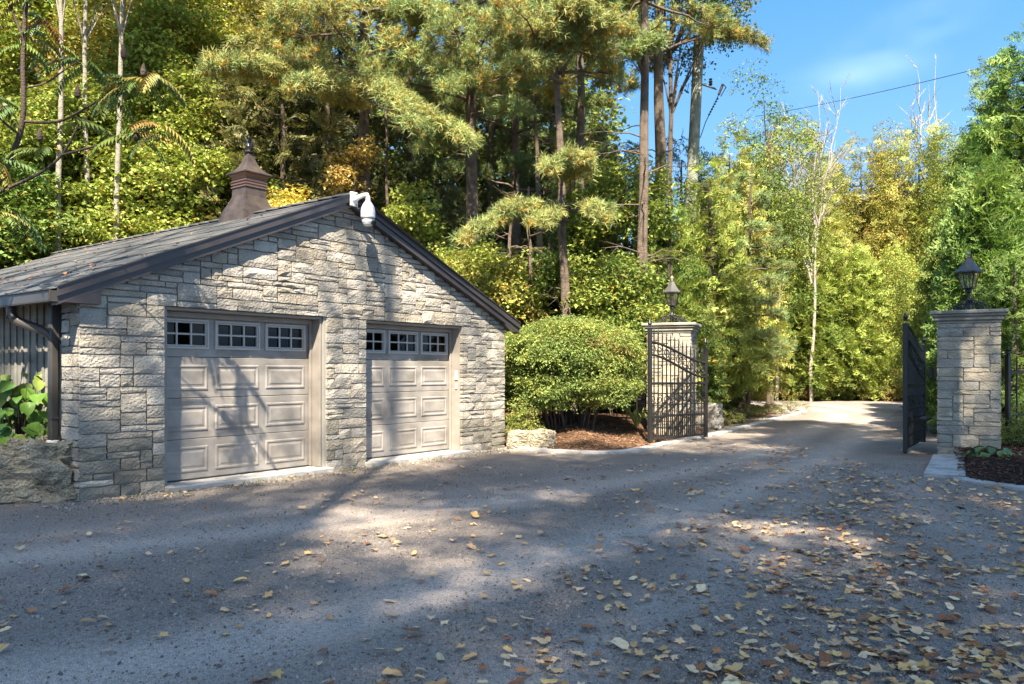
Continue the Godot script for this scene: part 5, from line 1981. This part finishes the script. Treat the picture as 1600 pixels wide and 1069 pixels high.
	cedar("narrow loose-topped spruce standing highest above the right cedars", spot(1541, 33.0), 15.0, 1.6, 0.2, 0.14, mid, yg, 1300, 0.5, "fan", "spruce_tree", 0.9, 0.5)
	cedar("green cedar right of the narrow loose-topped spruce", spot(1572, 25.0), 9.6, 1.7, 0.2, 0.16, green, mid, 4200, 0.5)
	cedar("shaded cedar just beyond the iron fence on the right", spot(1585, 17.2), 4.2, 1.2, 0.1, 0.1, green, mid, 1300, 0.32)
	cedar("dark cedar past the photo's right edge behind the fence", spot(1680, 19.0), 9.0, 2.0, 0.1, 0.1, green, mid, 1500, 0.42)
	# brush along the far verge
	var bl := [[1205, 40.5, "ochre brush at the far verge left of the bend"], [1262, 40.5, "green brush at the far verge under the bare tree"], [1310, 41.0, "leafy dark green brush in the middle of the far verge"], [1362, 40.5, "ochre brush with bare stems at the far verge"], [1408, 39.5, "tangled brush at the far verge beside the edge-on gate"], [1452, 39.0, "brush at the far verge between gate and right pillar"]]
	for i in bl.size():
		small_bush("bush", bl[i][2], "bush", spot(bl[i][0], bl[i][1], 0.05), 1.1, 2.2, 240, SPRAY.maple, green if i == 2 else olive, mid if i == 2 else Color(0.3, 0.22, 0.05), "brush along the far verge")
	# woods that read as one mass
	woods("woods", "dense leafy woodland filling in behind the garage and pines", 11000, func():
		var px := rf(-160, 960)
		var z := rf(31, 40)
		var y := rf(0.3, 1.0) * 17.0 * pow(rf(0, 1), 0.7)
		return spot(px, z, y + 1.0), ["maple", "maple_b"], [Color(0.07, 0.09, 0.02), Color(0.10, 0.13, 0.025), Color(0.16, 0.18, 0.03), Color(0.24, 0.22, 0.035)], 1.6)
	woods("undergrowth", "shrubby undergrowth along the foot of the wood", 9500, func():
		var px := rf(-120, 1120)
		var z := rf(20.5, 30)
		if px < 640:
			z = rf(23.0, 31)
		return spot(px, z, rf(0.1, 1.0) * (4.6 if px < 900 else 3.0)), ["maple", "small"], [Color(0.07, 0.095, 0.02), Color(0.12, 0.15, 0.028), Color(0.18, 0.20, 0.035), Color(0.24, 0.22, 0.045)], 1.0)
	woods("woods", "green woodland mass beyond the golden cedars and right edge", 4200, func():
		var px := rf(1080, 1760)
		var z := rf(46, 54)
		return spot(px, z, rf(0.3, 12.5)), ["maple", "maple_b"], [Color(0.05, 0.065, 0.02), Color(0.10, 0.11, 0.025), Color(0.2, 0.17, 0.035)], 2.0)


# trees beside and behind the photographer: they shade the drive and dapple the garage
func build_shade_trees() -> void:
	rng.seed = 140
	var a := Color(0.10, 0.13, 0.02)
	var b := Color(0.2, 0.19, 0.03)
	for s in SHADE:
		broadleaf(s[7], Vector3(s[0], 0, s[1]), s[3] + 2.0, s[2], s[3], s[4], 0.22, M.bark, a, b, s[5], s[6], "maple", Vector3.ZERO, "maple_tree", s[8])


const SHADE := [
	[-8.0, 16.0, 18.3, 28.3, 4.8, 96, 26, "tall maple behind the camera on the left, shading the near drive", 1.1],
	[-0.5, 17.5, 18.3, 29.3, 4.8, 104, 26, "tall maple straight behind the camera, shading the near drive", 1.1],
	[7.5, 15.5, 18.3, 28.3, 4.8, 104, 26, "tall maple behind the camera on the right, shading the leafy drive", 1.1],
	[14.5, 14.0, 18.3, 28.3, 4.4, 60, 26, "tall maple far right behind the camera", 1.1],
	[4.8, 8.2, 19.3, 28.3, 4.2, 70, 24, "tall maple close behind the camera, dappling the middle of the drive", 1.1],
	[11.5, 6.0, 18.3, 27.3, 4.2, 34, 22, "tall maple right of the camera, shading the right pillar", 1.1],
	[-3.6, 9.6, 19.3, 27.3, 3.6, 44, 12, "slim maple close behind the camera, dappling the garage front", 0.62],
	[-9.5, 6.0, 19.3, 27.3, 3.8, 44, 12, "slim maple left of the camera, dappling the garage roof", 0.62],
	[-2.2, 3.6, 18.0, 27.0, 4.2, 22, 9, "airy maple beside the camera, dappling the gable and doors", 0.66],
	[-6.2, 2.4, 18.0, 27.0, 3.8, 15, 9, "airy maple left of the camera, dappling the first door", 0.66],
	[1.0, 7.6, 19.3, 27.3, 3.3, 60, 20, "maple right behind the camera, shading the drive before the second door", 0.9],
	[-5.0, 14.0, 19.3, 28.3, 4.0, 70, 26, "second tall maple behind the camera on the left, shading the forecourt", 1.1],
	[7.6, -9.0, 13.5, 21.0, 3.0, 20, 20, "tall maple at the right verge, dappling the drive beyond the gate", 1.1],
	[7.0, -4.0, 13.5, 21.0, 3.0, 30, 22, "tall maple by the right bed, dappling the gateway", 1.1],
]


func build_small_plants(drive: Node) -> void:
	rng.seed = 160
	leafy_plant("hydrangea", "broad-leaved green hydrangea behind the boulder at the left edge", "shrub", Vector3(-6.1, 0.42, -9.85), 300, 0.74, 1.12, Vector2(0.11, 0.185), [Color(0.09, 0.19, 0.035), Color(0.13, 0.25, 0.04), Color(0.07, 0.15, 0.03), Color(0.2, 0.27, 0.06)])
	leafy_plant("hosta", "blue-green hosta in the mulch at the right pillar's foot", "plant", Vector3(7.72, 0.12, -12.75), 34, 0.34, 0.2, Vector2(0.10, 0.17), [Color(0.09, 0.16, 0.07), Color(0.14, 0.2, 0.06), Color(0.2, 0.24, 0.09)])
	leafy_plant("hosta", "small yellow-green hosta in front of the bluish one", "plant", Vector3(7.75, 0.1, -12.25), 20, 0.22, 0.14, Vector2(0.07, 0.12), [Color(0.2, 0.24, 0.06), Color(0.14, 0.2, 0.06)])
	small_bush("bush", "leafy low bush at the foot of the right iron fence", "bush", Vector3(9.1, 0.15, -14.0), 0.5, 0.75, 120, SPRAY.small, Color(0.12, 0.18, 0.025), Color(0.24, 0.24, 0.04))
	small_bush("bush", "green bush behind the fence at the right edge", "bush", Vector3(10.2, 0.1, -15.6), 0.7, 1.1, 160, SPRAY.small, Color(0.07, 0.13, 0.02), Color(0.14, 0.18, 0.03))
	small_bush("bush", "pale yellow-green shrublet at the garage's right corner under the round shrub", "bush", Vector3(0.25, 0.3, -16.1), 0.36, 0.7, 90, SPRAY.small, Color(0.3, 0.3, 0.05), Color(0.18, 0.22, 0.03))
	for p in [[5.7, -21.2, 0.4, "low green perennial right of the left pillar's dark boulder"], [6.9, -23.4, 0.45, "low perennial midway along the planting strip"], [8.2, -25.6, 0.4, "flowering perennial near the strip's thin tree stump"], [9.7, -27.6, 0.45, "green cushion plant at the tip of the planting strip"]]:
		small_bush("perennial", p[3], "plant", Vector3(p[0], 0.15, p[1]), p[2] + 0.15, p[2], 60, SPRAY.small, Color(0.09, 0.13, 0.025), Color(0.22, 0.2, 0.05), "low plants in the strip past the gate")
	var st := thing("tree_stump", "short rough trunk standing in the strip past the gate", "stump", Vector3(7.95, 0, -27.2))
	var sm := MB.new()
	sm.tube([Vector3(0, -0.1, 0), Vector3(0.02, 0.7, 0), Vector3(0.0, 1.5, 0.02)], [0.24, 0.19, 0.17], 10)
	put("trunk", sm, M.bark, st)
	# day lily by the left pillar
	var dl := thing("day_lily", "arching pale-green day lily between round shrub and left pillar", "plant", Vector3(2.72, 0.3, -17.3))
	var lm := MB.new()
	for i in 60:
		var a := rf(0, TAU)
		var d := Vector3(cos(a), 0, sin(a))
		var s := Vector3(-d.z, 0, d.x) * 0.012
		var l := rf(0.25, 0.5)
		var p0 := d * 0.03
		var p1 := d * l * 0.5 + Vector3(0, l * 0.8, 0)
		var p2 := d * l + Vector3(0, l * 0.55, 0)
		var g := rf(0.7, 1.3)
		lm.tint = Color(0.26, 0.3, 0.10) * g
		lm.quad(p0 - s, p0 + s, p1 + s, p1 - s)
		lm.tri(p1 - s, p1 + s, p2)
	put("blades", lm, M.leaf, dl)
	var list := []
	for i in 420:
		var u := rf(-0.3, 7.6)
		var q := Vector3(-4.955, 0, -9.07) + U * u + Vector3(0.797, 0, 0.604) * (0.14 + 0.5 * pow(rf(0, 1), 2.0))
		if noise.get_noise_2d(u * 22.0, 3.0) > -0.05:
			list.append(Vector3(q.x, 0.0, q.z))
	grass_tufts(drive, list, 0.05, Color(0.09, 0.13, 0.025), Color(0.2, 0.2, 0.06))


func sky_cover() -> ImageTexture:
	var f := FastNoiseLite.new()
	f.seed = 12
	f.frequency = 0.012
	f.fractal_octaves = 5
	var w := 1024
	var h := 512
	var d := PackedByteArray()
	d.resize(w * h * 4)
	for j in h:
		for i in w:
			var k := (j * w + i) * 4
			d[k] = 255
			d[k + 1] = 255
			d[k + 2] = 255
			var a := 0.0
			if j < 252:
				var az := TAU * i / w
				var n := f.get_noise_3d(cos(az) * 130.0, j * 4.0 + i * 0.9 * 0.0, sin(az) * 130.0)
				var band := f.get_noise_3d(cos(az) * 30.0 + 300.0, j * 0.5, sin(az) * 30.0)
				a = smoothstep(0.12, 0.6, band + 0.25) * smoothstep(-0.1, 0.6, n) * 0.35
				var e := Vector2((i - 71.0) / 13.0, (j - 199.0 + (i - 71.0) * 0.35) / 5.0).length()
				a = maxf(a * 0.35, (0.25 + 1.1 * n) * 0.22 * exp(-e * e)) if absf(i - 71.0) < 120 else a * 0.6
			d[k + 3] = int(255.0 * clampf(a, 0.0, 1.0))
	return ImageTexture.create_from_image(Image.create_from_data(w, h, false, Image.FORMAT_RGBA8, d))


func _ready() -> void:
	# camera: level, lens shifted up
	var cam := Camera3D.new()
	cam.name = "camera"
	cam.projection = Camera3D.PROJECTION_FRUSTUM
	cam.near = 0.05
	cam.far = 900.0
	cam.size = 2.0 * 0.05 * 534.5 / FOCAL
	cam.frustum_offset = Vector2(0, 0.05 * 45.5 / FOCAL)
	cam.position = Vector3(0, EYE, 0)
	add_child(cam)
	cam.current = true
	var we := WorldEnvironment.new()
	we.name = "world_environment"
	var env := Environment.new()
	env.background_mode = Environment.BG_SKY
	env.tonemap_mode = Environment.TONE_MAPPER_LINEAR
	env.tonemap_exposure = 4.9
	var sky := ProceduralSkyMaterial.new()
	sky.sky_top_color = Color(0.125, 0.31, 0.475)
	sky.sky_horizon_color = Color(0.45, 0.57, 0.68)
	sky.sky_curve = 0.16
	sky.sky_energy_multiplier = 1.0
	sky.ground_bottom_color = Color(0.16, 0.14, 0.11)
	sky.ground_horizon_color = Color(0.4, 0.42, 0.42)
	sky.sky_cover = sky_cover()
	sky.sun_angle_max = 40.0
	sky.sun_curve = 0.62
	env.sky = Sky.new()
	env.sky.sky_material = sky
	env.sdfgi_enabled = true
	env.ssao_enabled = true
	env.ssil_enabled = true
	we.environment = env
	add_child(we)
	var sun := DirectionalLight3D.new()
	sun.name = "sun"
	sun.light_energy = 1.15
	sun.light_color = Color(1.0, 0.95, 0.86)
	sun.light_angular_distance = 0.5
	sun.shadow_enabled = true
	add_child(sun)
	sun.look_at_from_position(Vector3.ZERO, Vector3(0.02, -2.05, -1.624), Vector3.UP)

	noise.seed = 5
	noise.frequency = 0.1
	noise.fractal_octaves = 3
	make_materials()
	SPRAY.maple = spray_mesh(201, 26, 0.42, 0.125, 0.105, 0.08, Color(1.9, 1.1, 0.9), 0.06)
	SPRAY.maple_b = spray_mesh(202, 22, 0.45, 0.14, 0.11, 0.16, Color(2.0, 1.0, 0.8), 0.06)
	SPRAY.aspen = spray_mesh(203, 24, 0.36, 0.075, 0.07, 0.14, Color(2.0, 1.4, 0.8), 0.05)
	SPRAY.small = spray_mesh(204, 34, 0.26, 0.062, 0.034, 0.06, Color(1.7, 0.9, 0.9), 0.04)
	SPRAY.tuft = tuft_mesh(205, 0.30)
	SPRAY.fan = fan_mesh(206, 9, 1.0)
	SPRAY.fan_fine = fan_mesh(207, 13, 1.0)
	build_ground()
	build_beds()
	build_garage()
	build_gateway()
	build_camera_unit()
	build_pole()
	build_stones()
	build_round_shrub()
	build_sumac()
	build_forest()
	build_shade_trees()
	var drive := get_node("driveway")
	build_small_plants(drive)
	scatter_leaves(drive)
